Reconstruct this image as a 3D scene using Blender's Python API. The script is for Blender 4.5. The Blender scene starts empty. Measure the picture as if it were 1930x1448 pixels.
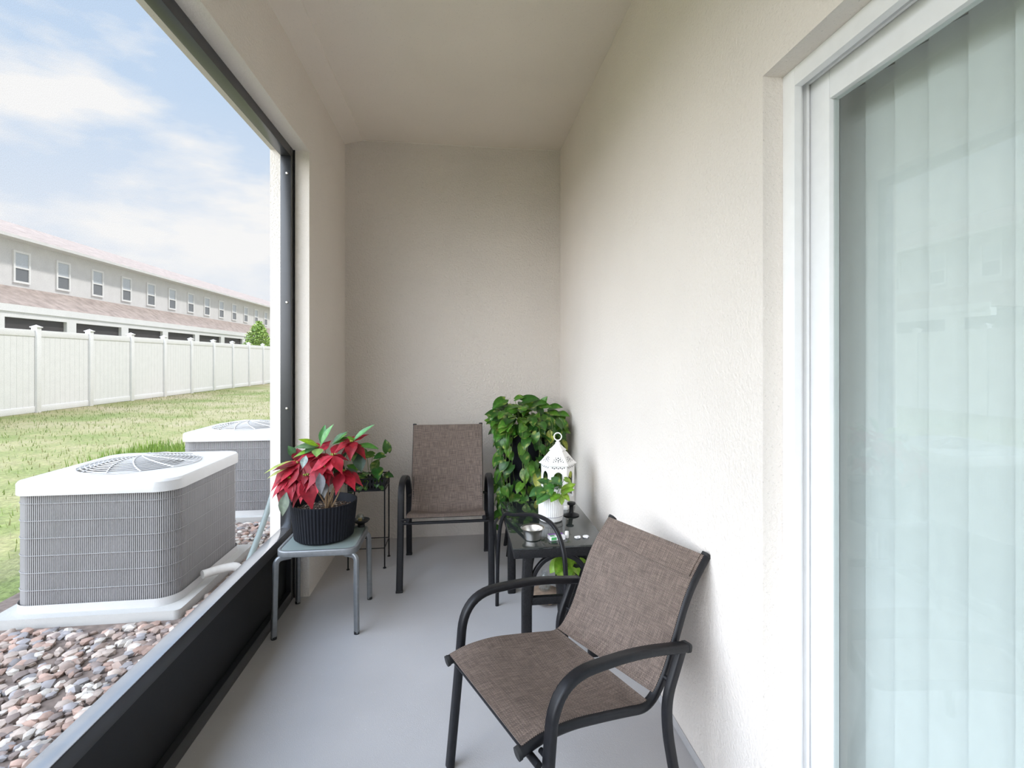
import bpy, bmesh, math, random
from mathutils import Vector, Matrix
R = random.Random(7)
V = Vector
S = bpy.context.scene
COL = S.collection
PI = math.pi

# ------------------------------------------------------------------ materials
def new_mat(name):
    m = bpy.data.materials.new(name); m.use_nodes = True
    nt = m.node_tree
    return m, nt, nt.nodes['Principled BSDF']
def N(nt, t, **kw):
    n = nt.nodes.new(t)
    for k, v in kw.items():
        if k in n.inputs: n.inputs[k].default_value = v
        else: setattr(n, k, v)
    return n
def L(nt, a, b): nt.links.new(a, b)
def coords(nt, kind='Object'):
    return nt.nodes.new('ShaderNodeTexCoord').outputs[kind]
def ramp(nt, stops, fac=None):
    r = nt.nodes.new('ShaderNodeValToRGB')
    el = r.color_ramp.elements
    while len(el) < len(stops): el.new(.5)
    for e, (p, c) in zip(el, stops): e.position = p; e.color = (*c, 1)
    if fac is not None: L(nt, fac, r.inputs[0])
    return r
def mixc(nt, fac, a, b, mode='MIX'):
    m = nt.nodes.new('ShaderNodeMix'); m.data_type = 'RGBA'; m.blend_type = mode
    for i, x in ((0, fac), (6, a), (7, b)):
        if hasattr(x, 'links'): L(nt, x, m.inputs[i])
        elif isinstance(x, (int, float)): m.inputs[i].default_value = x
        else: m.inputs[i].default_value = (*x, 1)
    return m.outputs[2]
def plain(name, col, rough=.5, metal=0, var=.06, scale=30, bump=0, spec=.5, coat=0):
    m, nt, b = new_mat(name)
    co = coords(nt)
    n = N(nt, 'ShaderNodeTexNoise', Scale=scale, Detail=4.0); L(nt, co, n.inputs['Vector'])
    r = ramp(nt, [(.3, tuple(c*(1-var) for c in col)), (.7, tuple(min(1, c*(1+var)) for c in col))], n.outputs['Fac'])
    L(nt, r.outputs[0], b.inputs['Base Color'])
    b.inputs['Roughness'].default_value = rough; b.inputs['Metallic'].default_value = metal
    b.inputs['Specular IOR Level'].default_value = spec
    b.inputs['Coat Weight'].default_value = coat
    if bump:
        bp = N(nt, 'ShaderNodeBump', Strength=bump, Distance=.004); L(nt, n.outputs['Fac'], bp.inputs['Height'])
        L(nt, bp.outputs[0], b.inputs['Normal'])
    return m
def stucco(name, col, s1=70, strength=.5, dist=.006, speck=True):
    m, nt, b = new_mat(name)
    co = coords(nt)
    n = N(nt, 'ShaderNodeTexNoise', Scale=s1, Detail=5.0, Roughness=.65); L(nt, co, n.inputs['Vector'])
    n2 = N(nt, 'ShaderNodeTexNoise', Scale=1.3, Detail=3.0); L(nt, co, n2.inputs['Vector'])
    r = ramp(nt, [(.3, tuple(c*.96 for c in col)), (.7, tuple(c*1.03 for c in col))], n2.outputs['Fac'])
    out = r.outputs[0]
    if speck:
        n3 = N(nt, 'ShaderNodeTexNoise', Scale=180.0, Detail=2.0); L(nt, co, n3.inputs['Vector'])
        rr = ramp(nt, [(.27, (1, 1, 1)), (.33, (0, 0, 0))], n3.outputs['Fac'])
        out = mixc(nt, rr.outputs[0], out, tuple(c*.8 for c in col))
    L(nt, out, b.inputs['Base Color'])
    b.inputs['Roughness'].default_value = .92; b.inputs['Specular IOR Level'].default_value = .2
    bp = N(nt, 'ShaderNodeBump', Strength=strength, Distance=dist); L(nt, n.outputs['Fac'], bp.inputs['Height'])
    L(nt, bp.outputs[0], b.inputs['Normal'])
    return m
def leaf_mat(name, rough=.4):
    m, nt, b = new_mat(name)
    a = N(nt, 'ShaderNodeAttribute', attribute_name='col')
    n = N(nt, 'ShaderNodeTexNoise', Scale=55.0, Detail=3.0); L(nt, coords(nt), n.inputs['Vector'])
    r = ramp(nt, [(.35, (.75, .75, .75)), (.65, (1.15, 1.15, 1.1))], n.outputs['Fac'])
    L(nt, mixc(nt, 1.0, a.outputs['Color'], r.outputs[0], 'MULTIPLY'), b.inputs['Base Color'])
    b.inputs['Roughness'].default_value = rough
    b.inputs['Specular IOR Level'].default_value = .45
    b.inputs['Subsurface Weight'].default_value = 0
    tr = N(nt, 'ShaderNodeBsdfTranslucent'); L(nt, a.outputs['Color'], tr.inputs['Color'])
    ms = N(nt, 'ShaderNodeMixShader', Fac=.22)
    L(nt, b.outputs[0], ms.inputs[1]); L(nt, tr.outputs[0], ms.inputs[2])
    L(nt, ms.outputs[0], nt.nodes['Material Output'].inputs['Surface'])
    return m
def glass_mat(name, tint, rough=0.0, alpha=.25, ior=1.5):
    """thin architectural pane: clear transmission tinted, with Fresnel reflection"""
    m, nt, b = new_mat(name)
    nt.nodes.remove(b)
    t = N(nt, 'ShaderNodeBsdfTransparent'); t.inputs[0].default_value = (*tint, 1)
    d = N(nt, 'ShaderNodeBsdfDiffuse'); d.inputs[0].default_value = (*[c*.8 for c in tint], 1)
    g = N(nt, 'ShaderNodeBsdfGlossy', Roughness=rough); g.inputs[0].default_value = (1, 1, 1, 1)
    m1 = N(nt, 'ShaderNodeMixShader', Fac=alpha); L(nt, t.outputs[0], m1.inputs[1]); L(nt, d.outputs[0], m1.inputs[2])
    n = N(nt, 'ShaderNodeTexNoise', Scale=8.0); L(nt, coords(nt), n.inputs['Vector'])
    lw = N(nt, 'ShaderNodeLayerWeight', Blend=.5)      # Schlick reflectance, the same from both faces
    f0 = ((ior-1)/(ior+1))**2
    pw = N(nt, 'ShaderNodeMath', operation='POWER'); L(nt, lw.outputs['Facing'], pw.inputs[0]); pw.inputs[1].default_value = 5
    fr = N(nt, 'ShaderNodeMapRange'); L(nt, pw.outputs[0], fr.inputs[0]); fr.inputs[3].default_value = f0
    m2 = N(nt, 'ShaderNodeMixShader'); L(nt, fr.outputs[0], m2.inputs[0]); L(nt, m1.outputs[0], m2.inputs[1]); L(nt, g.outputs[0], m2.inputs[2])
    L(nt, m2.outputs[0], nt.nodes['Material Output'].inputs['Surface'])
    return m

WALLC = (.79, .73, .672)
M = {}
M['wall'] = stucco('painted_stucco', WALLC, 85, .6, .009)
M['wall_rough'] = stucco('coarse_stucco', WALLC, 90, .9, .016)
M['ceil'] = stucco('painted_ceiling', (.77, .70, .625), 60, .25, .004)
M['white_paint'] = plain('white_vinyl', (.80, .80, .80), .35, var=.02)
M['black_metal'] = plain('black_powder_coat', (.010, .010, .012), .40, 0, .2, 60, spec=.28)
M['black_alu'] = plain('dark_bronze_aluminium', (.020, .021, .024), .30, 0.0, .12, 15, spec=.6)
M['sill_glint'] = plain('sky_glint_aluminium', (.66, .68, .72), .20, 1.0, .06, 12)  # paler, shinier metal than the frame, standing in for sky reflection
M['black_panel'] = plain('black_panel', (.006, .006, .007), .45, 0, .2, 5, spec=.3)
M['grey_metal'] = plain('grey_metal', (.23, .24, .25), .38, .55, .08, 50)
M['steel'] = plain('brushed_steel', (.55, .53, .50), .30, 1.0, .06, 20)
M['charcoal_pot'] = plain('charcoal_ribbed_pot', (.007, .008, .012), .6, 0, .15, 40, spec=.22)
M['white_cer'] = plain('white_ceramic', (.78, .77, .76), .35, 0, .03, 30)
M['white_metal'] = plain('white_painted_metal', (.80, .79, .77), .4, 0, .03, 30)
M['groove'] = plain('grey_glaze_groove', (.30, .30, .33), .5, 0, .1, 30)
M['wicker'] = plain('black_resin_wicker', (.009, .009, .010), .45, 0, .4, 160, bump=.7, spec=.28)
M['plastic_grey'] = plain('grey_plastic', (.17, .20, .19), .5)
M['insul'] = plain('white_pipe_wrap', (.62, .60, .57), .7, bump=.4)
M['dark_rubber'] = plain('dark_rubber', (.015, .015, .016), .7)
M['stem'] = plain('woody_stem', (.36, .25, .15), .7, 0, .25, 90)
M['vine'] = plain('green_vine', (.10, .15, .035), .6, 0, .25, 60)
M['leaf'] = leaf_mat('leaf_surface', .36)
M['bract'] = leaf_mat('bract_surface', .55)
M['purple'] = plain('purple_print', (.16, .05, .28), .4)
M['green_print'] = plain('green_print', (.08, .38, .12), .4)
M['white_print'] = plain('white_card', (.75, .74, .76), .45)
M['concrete'] = stucco('concrete_slab', (.42, .41, .39), 40, .4, .004, False)
M['glass_smoke'] = glass_mat('smoked_table_glass', (.20, .23, .22), 0.0, .12, 1.9)
M['glass_frost'] = glass_mat('textured_table_glass', (.42, .50, .48), .15, .6, 1.5)
M['glass_clear'] = glass_mat('clear_glass', (.93, .95, .95), 0.0, .03)
M['glass_pane'] = glass_mat('door_glass', (.90, .93, .92), 0.0, .02)
M['amber'] = plain('amber_wax', (.45, .33, .12), .5)
M['roof'] = plain('brown_shingles', (.34, .28, .25), .9, 0, .25, 4)
M['house'] = plain('cream_siding', (.64, .625, .61), .8, 0, .04, 3)
M['house_trim'] = plain('white_trim', (.76, .75, .73), .6, 0, .03, 3)
M['dark_screen'] = plain('dark_porch_screen', (.055, .05, .05), .6)
M['pane_dark'] = plain('dark_window_pane', (.16, .17, .18), .15)
M['pane_light'] = plain('pale_window_blind', (.50, .53, .56), .3)
M['fence'] = plain('white_vinyl_fence', (.74, .73, .73), .5, 0, .03, 6)

def floor_mat():
    m, nt, b = new_mat('grey_floor_paint')
    co = coords(nt)
    n = N(nt, 'ShaderNodeTexNoise', Scale=2.2, Detail=6.0); L(nt, co, n.inputs['Vector'])
    r = ramp(nt, [(.3, (.42, .405, .405)), (.7, (.46, .445, .445))], n.outputs['Fac'])
    n2 = N(nt, 'ShaderNodeTexNoise', Scale=120.0, Detail=2.0); L(nt, co, n2.inputs['Vector'])
    rr = ramp(nt, [(.70, (0, 0, 0)), (.76, (1, 1, 1))], n2.outputs['Fac'])
    L(nt, mixc(nt, rr.outputs[0], r.outputs[0], (.55, .55, .56)), b.inputs['Base Color'])
    b.inputs['Roughness'].default_value = .52; b.inputs['Specular IOR Level'].default_value = .4
    n3 = N(nt, 'ShaderNodeTexNoise', Scale=260.0, Detail=3.0); L(nt, co, n3.inputs['Vector'])
    bp = N(nt, 'ShaderNodeBump', Strength=.35, Distance=.002); L(nt, n3.outputs['Fac'], bp.inputs['Height'])
    L(nt, bp.outputs[0], b.inputs['Normal'])
    return m
M['floor'] = floor_mat()

def sling_mat(name, pitch, dark, mid, light):
    """woven vinyl-coated mesh from UVs in metres: two crossing thread sets plus slub streaks"""
    m, nt, b = new_mat(name)
    uv = coords(nt, 'UV')
    sep = N(nt, 'ShaderNodeSeparateXYZ'); L(nt, uv, sep.inputs[0])
    def wave(sock, p, phase=0.0):
        mu = N(nt, 'ShaderNodeMath', operation='MULTIPLY'); L(nt, sock, mu.inputs[0]); mu.inputs[1].default_value = 2*PI/p
        s = N(nt, 'ShaderNodeMath', operation='SINE'); L(nt, mu.outputs[0], s.inputs[0]); return s.outputs[0]
    su, sv = wave(sep.outputs[0], pitch), wave(sep.outputs[1], pitch)
    pr = N(nt, 'ShaderNodeMath', operation='MULTIPLY'); L(nt, su, pr.inputs[0]); L(nt, sv, pr.inputs[1])
    mr = N(nt, 'ShaderNodeMapRange'); mr.inputs[1].default_value = -.5; mr.inputs[2].default_value = .5; L(nt, pr.outputs[0], mr.inputs[0])
    def streak(sx, sy):
        mp = N(nt, 'ShaderNodeMapping'); L(nt, uv, mp.inputs[0]); mp.inputs['Scale'].default_value = (sx, sy, 1)
        nn = N(nt, 'ShaderNodeTexNoise', Scale=1.0, Detail=2.0); L(nt, mp.outputs[0], nn.inputs['Vector']); return nn.outputs['Fac']
    c1 = mixc(nt, mr.outputs[0], dark, light)
    s1 = ramp(nt, [(.36, (.74, .74, .74)), (.64, (1.2, 1.2, 1.2))], streak(300, 18))
    s2 = ramp(nt, [(.36, (.76, .76, .76)), (.64, (1.18, 1.18, 1.18))], streak(18, 300))
    c2 = mixc(nt, 1.0, c1, s1.outputs[0], 'MULTIPLY'); c3 = mixc(nt, 1.0, c2, s2.outputs[0], 'MULTIPLY')
    L(nt, c3, b.inputs['Base Color'])
    b.inputs['Roughness'].default_value = .62; b.inputs['Specular IOR Level'].default_value = .3
    bp = N(nt, 'ShaderNodeBump', Strength=.5, Distance=.0012); L(nt, mr.outputs[0], bp.inputs['Height'])
    L(nt, bp.outputs[0], b.inputs['Normal'])
    return m
M['sling'] = sling_mat('brown_sling_weave', .0056, (.030, .021, .016), (.2, .15, .13), (.27, .205, .172))
M['sling2'] = sling_mat('brown_linen_sling_weave', .0036, (.085, .062, .050), (.2, .15, .13), (.22, .168, .14))

def screen_mat():
    m, nt, b = new_mat('insect_screen_mesh')
    nt.nodes.remove(b)
    t = N(nt, 'ShaderNodeBsdfTransparent'); t.inputs[0].default_value = (1, 1, 1, 1)
    d = N(nt, 'ShaderNodeBsdfDiffuse'); d.inputs[0].default_value = (.28, .28, .29, 1)
    ms = N(nt, 'ShaderNodeMixShader')
    co = coords(nt)
    n = N(nt, 'ShaderNodeTexNoise', Scale=500.0, Detail=1.0); L(nt, co, n.inputs['Vector'])
    r = ramp(nt, [(.3, (.06, .06, .06)), (.7, (.16, .16, .16))], n.outputs['Fac'])
    L(nt, r.outputs[0], ms.inputs[0]); L(nt, t.outputs[0], ms.inputs[1]); L(nt, d.outputs[0], ms.inputs[2])
    L(nt, ms.outputs[0], nt.nodes['Material Output'].inputs['Surface'])
    return m
M['screen'] = screen_mat()

def grass_mat():
    m, nt, b = new_mat('lawn_grass')
    co = coords(nt)
    n = N(nt, 'ShaderNodeTexNoise', Scale=.45, Detail=6.0, Roughness=.65); L(nt, co, n.inputs['Vector'])
    r = ramp(nt, [(.38, (.16, .20, .055)), (.5, (.26, .25, .115)), (.62, (.33, .29, .18))], n.outputs['Fac'])
    n2 = N(nt, 'ShaderNodeTexNoise', Scale=25.0, Detail=4.0); L(nt, co, n2.inputs['Vector'])
    rr = ramp(nt, [(.3, (.7, .7, .7)), (.7, (1.2, 1.2, 1.2))], n2.outputs['Fac'])
    L(nt, mixc(nt, 1.0, r.outputs[0], rr.outputs[0], 'MULTIPLY'), b.inputs['Base Color'])
    b.inputs['Roughness'].default_value = .95
    bp = N(nt, 'ShaderNodeBump', Strength=.6, Distance=.03); L(nt, n2.outputs['Fac'], bp.inputs['Height'])
    L(nt, bp.outputs[0], b.inputs['Normal'])
    return m
M['lawn'] = grass_mat()
def fin_mat():
    """condenser coil behind a louvred guard: fine vertical fins"""
    m, nt, b = new_mat('coil_fins')
    n = N(nt, 'ShaderNodeTexNoise', Scale=60.0, Detail=3.0); L(nt, coords(nt), n.inputs['Vector'])
    r = ramp(nt, [(.3, (.09, .087, .087)), (.7, (.14, .136, .136))], n.outputs['Fac'])
    L(nt, r.outputs[0], b.inputs['Base Color']); b.inputs['Roughness'].default_value = .6
    return m
M['fins'] = fin_mat()
M['ac_shell'] = plain('light_grey_sheet_metal', (.50, .49, .48), .45, 0, .04, 8)
M['ac_slat'] = plain('grey_sheet_metal_louvre', (.27, .26, .26), .5, 0, .06, 8)
def attr_mat(name, rough, bump=0):
    m, nt, b = new_mat(name)
    a = N(nt, 'ShaderNodeAttribute', attribute_name='col')
    n = N(nt, 'ShaderNodeTexNoise', Scale=40.0, Detail=4.0); L(nt, coords(nt), n.inputs['Vector'])
    r = ramp(nt, [(.3, (.8, .8, .8)), (.7, (1.1, 1.1, 1.1))], n.outputs['Fac'])
    L(nt, mixc(nt, 1.0, a.outputs['Color'], r.outputs[0], 'MULTIPLY'), b.inputs['Base Color'])
    b.inputs['Roughness'].default_value = rough
    return m
M['pebble'] = attr_mat('river_pebbles', .8)
M['soil'] = attr_mat('potting_mix', .95)
M['soil_bed'] = plain('brown_soil', (.16, .12, .10), .95, 0, .3, 30)
M['stone'] = plain('tan_flagstone', (.27, .19, .135), .9, 0, .25, 25, bump=.6)

# ------------------------------------------------------------------ mesh builder
class MB:
    def __init__(s): s.v = []; s.f = []; s.c = {}; s.uv = {}; s.sm = set(); s.second = None
    def add(s, verts, faces, col=None, smooth=True, uvs=None):
        o = len(s.v); s.v += [V(p) for p in verts]
        for f in faces:
            if smooth: s.sm.add(len(s.f))
            s.f.append(tuple(i+o for i in f))
        if col is not None:
            for i in range(len(verts)): s.c[o+i] = col[i] if isinstance(col, list) else col
        if uvs is not None:
            for i, u in enumerate(uvs): s.uv[o+i] = u
        return o
    def box(s, a, b, bevel=0, rot=None, smooth=None):
        a = V(a); b = V(b)
        bm = bmesh.new(); bmesh.ops.create_cube(bm, size=1)
        c = (a+b)/2; d = b-a
        for v in bm.verts: v.co = V((v.co.x*d.x, v.co.y*d.y, v.co.z*d.z))
        if bevel: bmesh.ops.bevel(bm, geom=list(bm.edges), offset=bevel, segments=2, affect='EDGES', profile=.6)
        bm.verts.index_update()
        vs = [((rot @ v.co) if rot is not None else v.co) + c for v in bm.verts]
        s.add(vs, [tuple(v.index for v in f.verts) for f in bm.faces], smooth=bool(bevel))
        bm.free(); return s
    def sweep(s, pts, prof, normal=None, closed=False, col=None, scale=None, cap=True):
        pts = [V(p) for p in pts]; n = len(pts); k = len(prof)
        tans = []
        for i in range(n):
            if closed: t = pts[(i+1) % n]-pts[i-1]
            else: t = pts[min(i+1, n-1)]-pts[max(i-1, 0)]
            tans.append(t.normalized())
        fr = []
        if normal is not None:
            Bn = V(normal).normalized()
            for t in tans:
                A = Bn.cross(t)
                if A.length < 1e-4: A = t.orthogonal()
                fr.append((A.normalized(), Bn))
        else:
            A = tans[0].orthogonal().normalized()
            for t in tans:
                A = (A-t*A.dot(t))
                A = A.normalized() if A.length > 1e-6 else t.orthogonal().normalized()
                fr.append((A, t.cross(A)))
        vs = []; cs = []
        for i, (p, (A, Bv)) in enumerate(zip(pts, fr)):
            sc = scale(i/(n-1)) if scale else 1
            for (a, b) in prof:
                vs.append(p+A*a*sc+Bv*b*sc)
        fs = []
        for i in range(n if closed else n-1):
            j = (i+1) % n
            for q in range(k):
                w = (q+1) % k
                fs.append((i*k+q, i*k+w, j*k+w, j*k+q))
        s.add(vs, fs, col=col)
        if cap and not closed:
            s.add(vs[:k], [tuple(reversed(range(k)))], col=col, smooth=False)
            s.add(vs[-k:], [tuple(range(k))], col=col, smooth=False)
        return s
    def lathe(s, prof, c=(0, 0, 0), n=48, rib=None, sx=1, sy=1, col=None):
        c = V(c); vs = []; k = len(prof)
        for i in range(n):
            a = 2*PI*i/n
            for j, (r, z) in enumerate(prof):
                rr = rib(i, j, r) if rib else r
                vs.append(c+V((rr*math.cos(a)*sx, rr*math.sin(a)*sy, z)))
        fs = []
        for i in range(n):
            ii = (i+1) % n
            for j in range(k-1):
                fs.append((i*k+j, ii*k+j, ii*k+j+1, i*k+j+1))
        s.add(vs, fs, col=col); return s
    def blob(s, c, r, col=None, seed=0, jit=.2, sub=2):
        bm = bmesh.new(); bmesh.ops.create_icosphere(bm, subdivisions=sub, radius=1)
        rr = random.Random(seed); bm.verts.index_update()
        rx = Matrix.Rotation(rr.random()*6, 3, 'Z')
        vs = [V(c)+rx @ V((v.co.x*r[0], v.co.y*r[1], v.co.z*r[2]))*(1+jit*(rr.random()-.5)) for v in bm.verts]
        s.add(vs, [tuple(v.index for v in f.verts) for f in bm.faces], col=col); bm.free(); return s
    def build(s, name, mat, parent=None, origin=None, angle=38, kind=None):
        me = bpy.data.meshes.new(name)
        o0 = V(origin) if origin is not None else V((0, 0, 0))
        me.from_pydata([tuple(p-o0) for p in s.v], [], s.f)
        me.polygons.foreach_set('use_smooth', [i in s.sm for i in range(len(s.f))])
        if s.c:
            at = me.color_attributes.new('col', 'FLOAT_COLOR', 'POINT')
            for i in range(len(s.v)):
                c = s.c.get(i, (.5, .5, .5)); at.data[i].color = (c[0], c[1], c[2], 1)
        if s.uv:
            ul = me.uv_layers.new(name='uv')
            for l in me.loops: ul.data[l.index].uv = s.uv.get(l.vertex_index, (0, 0))
        me.validate(); me.update()
        if s.sm and angle: me.set_sharp_from_angle(angle=math.radians(angle))
        me.materials.append(mat if not isinstance(mat, str) else M[mat])
        if s.second:
            me.materials.append(M[s.second[1]])
            for i in range(s.second[0], len(me.polygons)): me.polygons[i].material_index = 1
        o = bpy.data.objects.new(name, me); COL.objects.link(o)
        if parent is not None:
            o.parent = parent
            if origin is not None: o.location = o0
        elif origin is not None: o.location = o0
        if kind: o['kind'] = kind
        return o
def circ(r, n=12): return [(r*math.cos(2*PI*i/n), r*math.sin(2*PI*i/n)) for i in range(n)]
def rrect(a, b, r, n=4):
    """rounded rectangle profile, half sizes a (in plane) x b (across)"""
    out = []
    for cx, cy, s0 in ((a-r, b-r, 0), (-(a-r), b-r, PI/2), (-(a-r), -(b-r), PI), (a-r, -(b-r), 1.5*PI)):
        for i in range(n+1):
            t = s0+PI/2*i/n; out.append((cx+r*math.cos(t), cy+r*math.sin(t)))
    return out
def fillet(pts, r, n=7):
    pts = [V(p) for p in pts]; rs = r if isinstance(r, (list, tuple)) else [r]*len(pts)
    out = [pts[0]]
    for i in range(1, len(pts)-1):
        p = pts[i]; a = (pts[i-1]-p); b = (pts[i+1]-p); d = min(rs[i], a.length*.49, b.length*.49)
        if d < 1e-5: out.append(p); continue
        A = p+a.normalized()*d; B = p+b.normalized()*d
        for k in range(n+1):
            t = k/n; out.append(A*(1-t)**2+p*2*t*(1-t)+B*t*t)
    out.append(pts[-1]); return out
def catmull(pts, n=6):
    P = [V(p) for p in pts]; P = [P[0]*2-P[1]]+P+[P[-1]*2-P[-2]]; out = []
    for i in range(1, len(P)-2):
        for k in range(n):
            t = k/n; a, b, c, d = P[i-1:i+3]
            out.append(.5*((2*b)+(c-a)*t+(2*a-5*b+4*c-d)*t*t+(3*b-a-3*c+d)*t**3))
    out.append(P[-2]); return out
def empty(name, loc, rz=0):
    o = bpy.data.objects.new(name, None); o.empty_display_size = .1
    o.location = loc; o.rotation_euler = (0, 0, rz); COL.objects.link(o); return o
def tag(o, label, cat, group=None, kind=None):
    if label: o['label'] = label
    if cat: o['category'] = cat
    if group: o['group'] = group
    if kind: o['kind'] = kind
    return o

# ------------------------------------------------------------------ the porch shell
XL, XR, YB, YN, ZC = -.82, .755, 3.76, -2.1, 2.887
XO = -1.024                      # outer face of the screened wall
OPF, OPN, OPT = 2.895, -1.85, 2.444   # opening: far jamb, near jamb, head
DF, DN, DT = 1.18, -1.0, 2.013        # patio door opening in the right wall

m = MB(); m.box((XO, YN-.2, -.14), (XR, YB, 0)); m.build('floor', 'floor', kind='structure')
m = MB(); m.box((XO-.35, YN-.4, ZC), (6.0, YB+2.5, ZC+.25)); m.build('ceiling', 'ceil', kind='structure')
m = MB(); m.box((XO, OPF, -.14), (XL, 6.2, ZC)); m.box((XO, OPN, OPT), (XL, OPF, ZC)); m.box((XO, YN-.2, -.14), (XL, OPN, ZC))
m.build('wall_left', 'wall', kind='structure')
m = MB(); m.box((XL, YB, -.14), (XR+.2, YB+.2, ZC)); m.build('wall_back', 'wall_rough', kind='structure')
m = MB(); m.box((XR, DF, -.14), (XR+.2, YB, ZC)); m.box((XR, DN, DT), (XR+.2, DF, ZC)); m.box((XR, YN-.2, -.14), (XR+.2, DN, ZC))
m.box((XR+.02, DN, -.14), (XR+.2, DF, .02))
m.build('wall_right', 'wall', kind='structure')
RX0, RX1 = -.72, .66                 # unseen screened opening, added in the end wall to let daylight in
m = MB(); m.box((XL, YN-.2, -.14), (RX0, YN, ZC)); m.box((RX1, YN-.2, -.14), (XR, YN, ZC)); m.box((RX0, YN-.2, OPT), (RX1, YN, ZC)); m.build('wall_rear', 'wall', kind='structure')
# sloped strip where the ceiling meets the screened wall
m = MB()
sec = [(XL, 2.848), (XL, ZC), (XL+.128, ZC), (XL+.124, ZC-.006)]
vs = [V((x, y, z)) for y in (YN, YB) for x, z in sec]
m.add(vs, [(0, 1, 2, 3), (7, 6, 5, 4)]+[(i, (i+1) % 4, 4+(i+1) % 4, 4+i) for i in range(4)], smooth=False)
m.build('trim_1', 'ceil', kind='structure')
# thin bead along the top of the back wall
m = MB(); m.sweep([(XL+.128, YB-.002, ZC-.004), (XR, YB-.002, ZC-.004)], circ(.005, 8)); m.build('trim_2', 'wall', kind='structure')
# floor paint lapped up the foot of the right wall
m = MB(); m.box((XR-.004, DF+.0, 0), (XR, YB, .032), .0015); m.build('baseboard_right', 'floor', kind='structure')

# hidden living room behind the patio door
m = MB()
for a, b in (((.96, -1.4, -.14), (4, 2.6, -.02)), ((.96, -1.5, -.14), (4, -1.4, ZC)), ((.96, 2.6, -.14), (4, 2.7, ZC)), ((4, -1.5, -.14), (4.1, 2.7, ZC))): m.box(a, b)
m.build('wall_interior', 'wall', kind='structure')

# ------------------------------------------------------------------ screened opening: frame, kick panel, mesh
FX0, FX1 = -.955, -.900
fr = MB()
fr.box((FX0, OPF-.05, 0), (FX1, OPF, OPT), .003)
fr.box((FX0, OPN, 0), (FX1, OPN+.05, OPT), .003)
fr.box((FX0, .33, 0), (FX1, .38, OPT), .003)
fr.box((FX0, OPN+.05, OPT-.05), (FX1, OPF-.05, OPT), .003)
fr.box((FX0, OPN+.05, .345), (FX1+.002, OPF-.05, .395), .003)
fr.box((FX0, OPN+.05, 0), (FX1+.002, OPF-.05, .055), .003)
win = fr.build('window_1', 'black_alu', kind='structure')
p = MB(); p.box((-.935, OPN+.05, .055), (-.925, OPF-.05, .345)); p.build('kick_panel', 'black_panel', win)
p = MB(); p.add([(-.948, OPN+.05, .395), (-.948, OPF-.05, .395), (-.948, OPF-.05, OPT-.05), (-.948, OPN+.05, OPT-.05)], [(0, 1, 2, 3)], smooth=False)
p.build('insect_screen', 'screen', win)
for z in (2.30, 1.607, 1.038):
    p = MB(); p.lathe([(0.0001, .005), (.005, .0045), (.0078, .0015), (.008, 0)], n=16)
    o = p.build('screw', 'steel', win); o.location = (-.921, OPF-.05, z); o.rotation_euler = (PI/2, 0, 0)
p = MB(); p.box((FX0+.002, OPN+.05, .395), (FX1, OPF-.05, .3985), .001); p.build('added_sill_cap', 'sill_glint', win)  # added strip that gives the rail top its bright sky sheen
# black caulk line round the frame
p = MB(); p.box((FX1, OPF-.006, 0), (FX1+.006, OPF, OPT)); p.build('weather_seal', 'dark_rubber', win)

fr = MB(); ya, yb = YN-.13, YN-.08  # frame and mesh of the added rear daylight opening
fr.box((RX0, ya, 0), (RX0+.05, yb, OPT), .003); fr.box((RX1-.05, ya, 0), (RX1, yb, OPT), .003)
for z0, z1 in ((0, .055), (.345, .395), (OPT-.05, OPT)): fr.box((RX0+.05, ya, z0), (RX1-.05, yb, z1), .003)
w2 = fr.build('added_rear_opening', 'black_alu', kind='structure')
p = MB(); p.box((RX0+.05, YN-.11, .055), (RX1-.05, YN-.10, .345)); p.build('kick_panel', 'black_panel', w2)
p = MB(); p.add([(RX0+.05, YN-.12, .395), (RX1-.05, YN-.12, .395), (RX1-.05, YN-.12, OPT-.05), (RX0+.05, YN-.12, OPT-.05)], [(0, 1, 2, 3)], smooth=False); p.build('insect_screen', 'screen', w2)

# ------------------------------------------------------------------ sliding patio door on the right
fr = MB()
def jamb(x0, x1, d):       # frame member of the given inset all round the opening
    fr.box((x0, DF-d, .02), (x1, DF, DT), .0015); fr.box((x0, DN, .02), (x1, DN+d, DT), .0015)
    fr.box((x0, DN+d, DT-d), (x1, DF-d, DT), .0015); fr.box((x0, DN+d, .02), (x1, DF-d, .02+d), .0015)
jamb(.809, .829, .045); jamb(.829, .850, .022); jamb(.850, .858, .034); jamb(.858, .90, .02)
door = fr.build('door_1', 'white_paint', kind='structure')
p = MB(); p.box((.826, DF-.024, .985), (.834, DF-.021, 1.01), .001); p.build('strike_plate', 'black_metal', door)
def sash(y0, y1, x0, x1):
    s = MB(); w = .075
    s.box((x0, y0, .045), (x1, y0+w, DT-.022), .004); s.box((x0, y1-w, .045), (x1, y1, DT-.022), .004)
    s.box((x0, y0+w, .045), (x1, y1-w, .15), .004); s.box((x0, y0+w, DT-.1), (x1, y1-w, DT-.022), .004)
    o = s.build('sash', 'white_paint', door)
    g = MB(); g.box((x0+.012, y0+w, .15), (x1-.012, y1-w, DT-.1)); g.build('pane', 'glass_pane', o)
    return o
sash(.10, DF-.022, .860, .888)
sash(DN+.02, .16, .892, .920)
# vertical blind behind the glass
bl = MB()
y = DN+.02; k = 0
while y < DF-.05:
    rot = Matrix.Rotation(math.radians(14), 3, 'Z')
    bl.box((.985, y, .06), (.987, y+.094, 1.98), rot=rot); y += .083; k += 1
vb = bl.build('vertical_blind', 'white_paint')
hr = MB(); hr.box((.962, DN, 1.985), (1.01, DF, 2.012), .003); hr.build('head_rail', 'white_paint', vb)
tag(vb, 'closed white vertical blind behind the glass of the patio door', 'blind')

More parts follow.
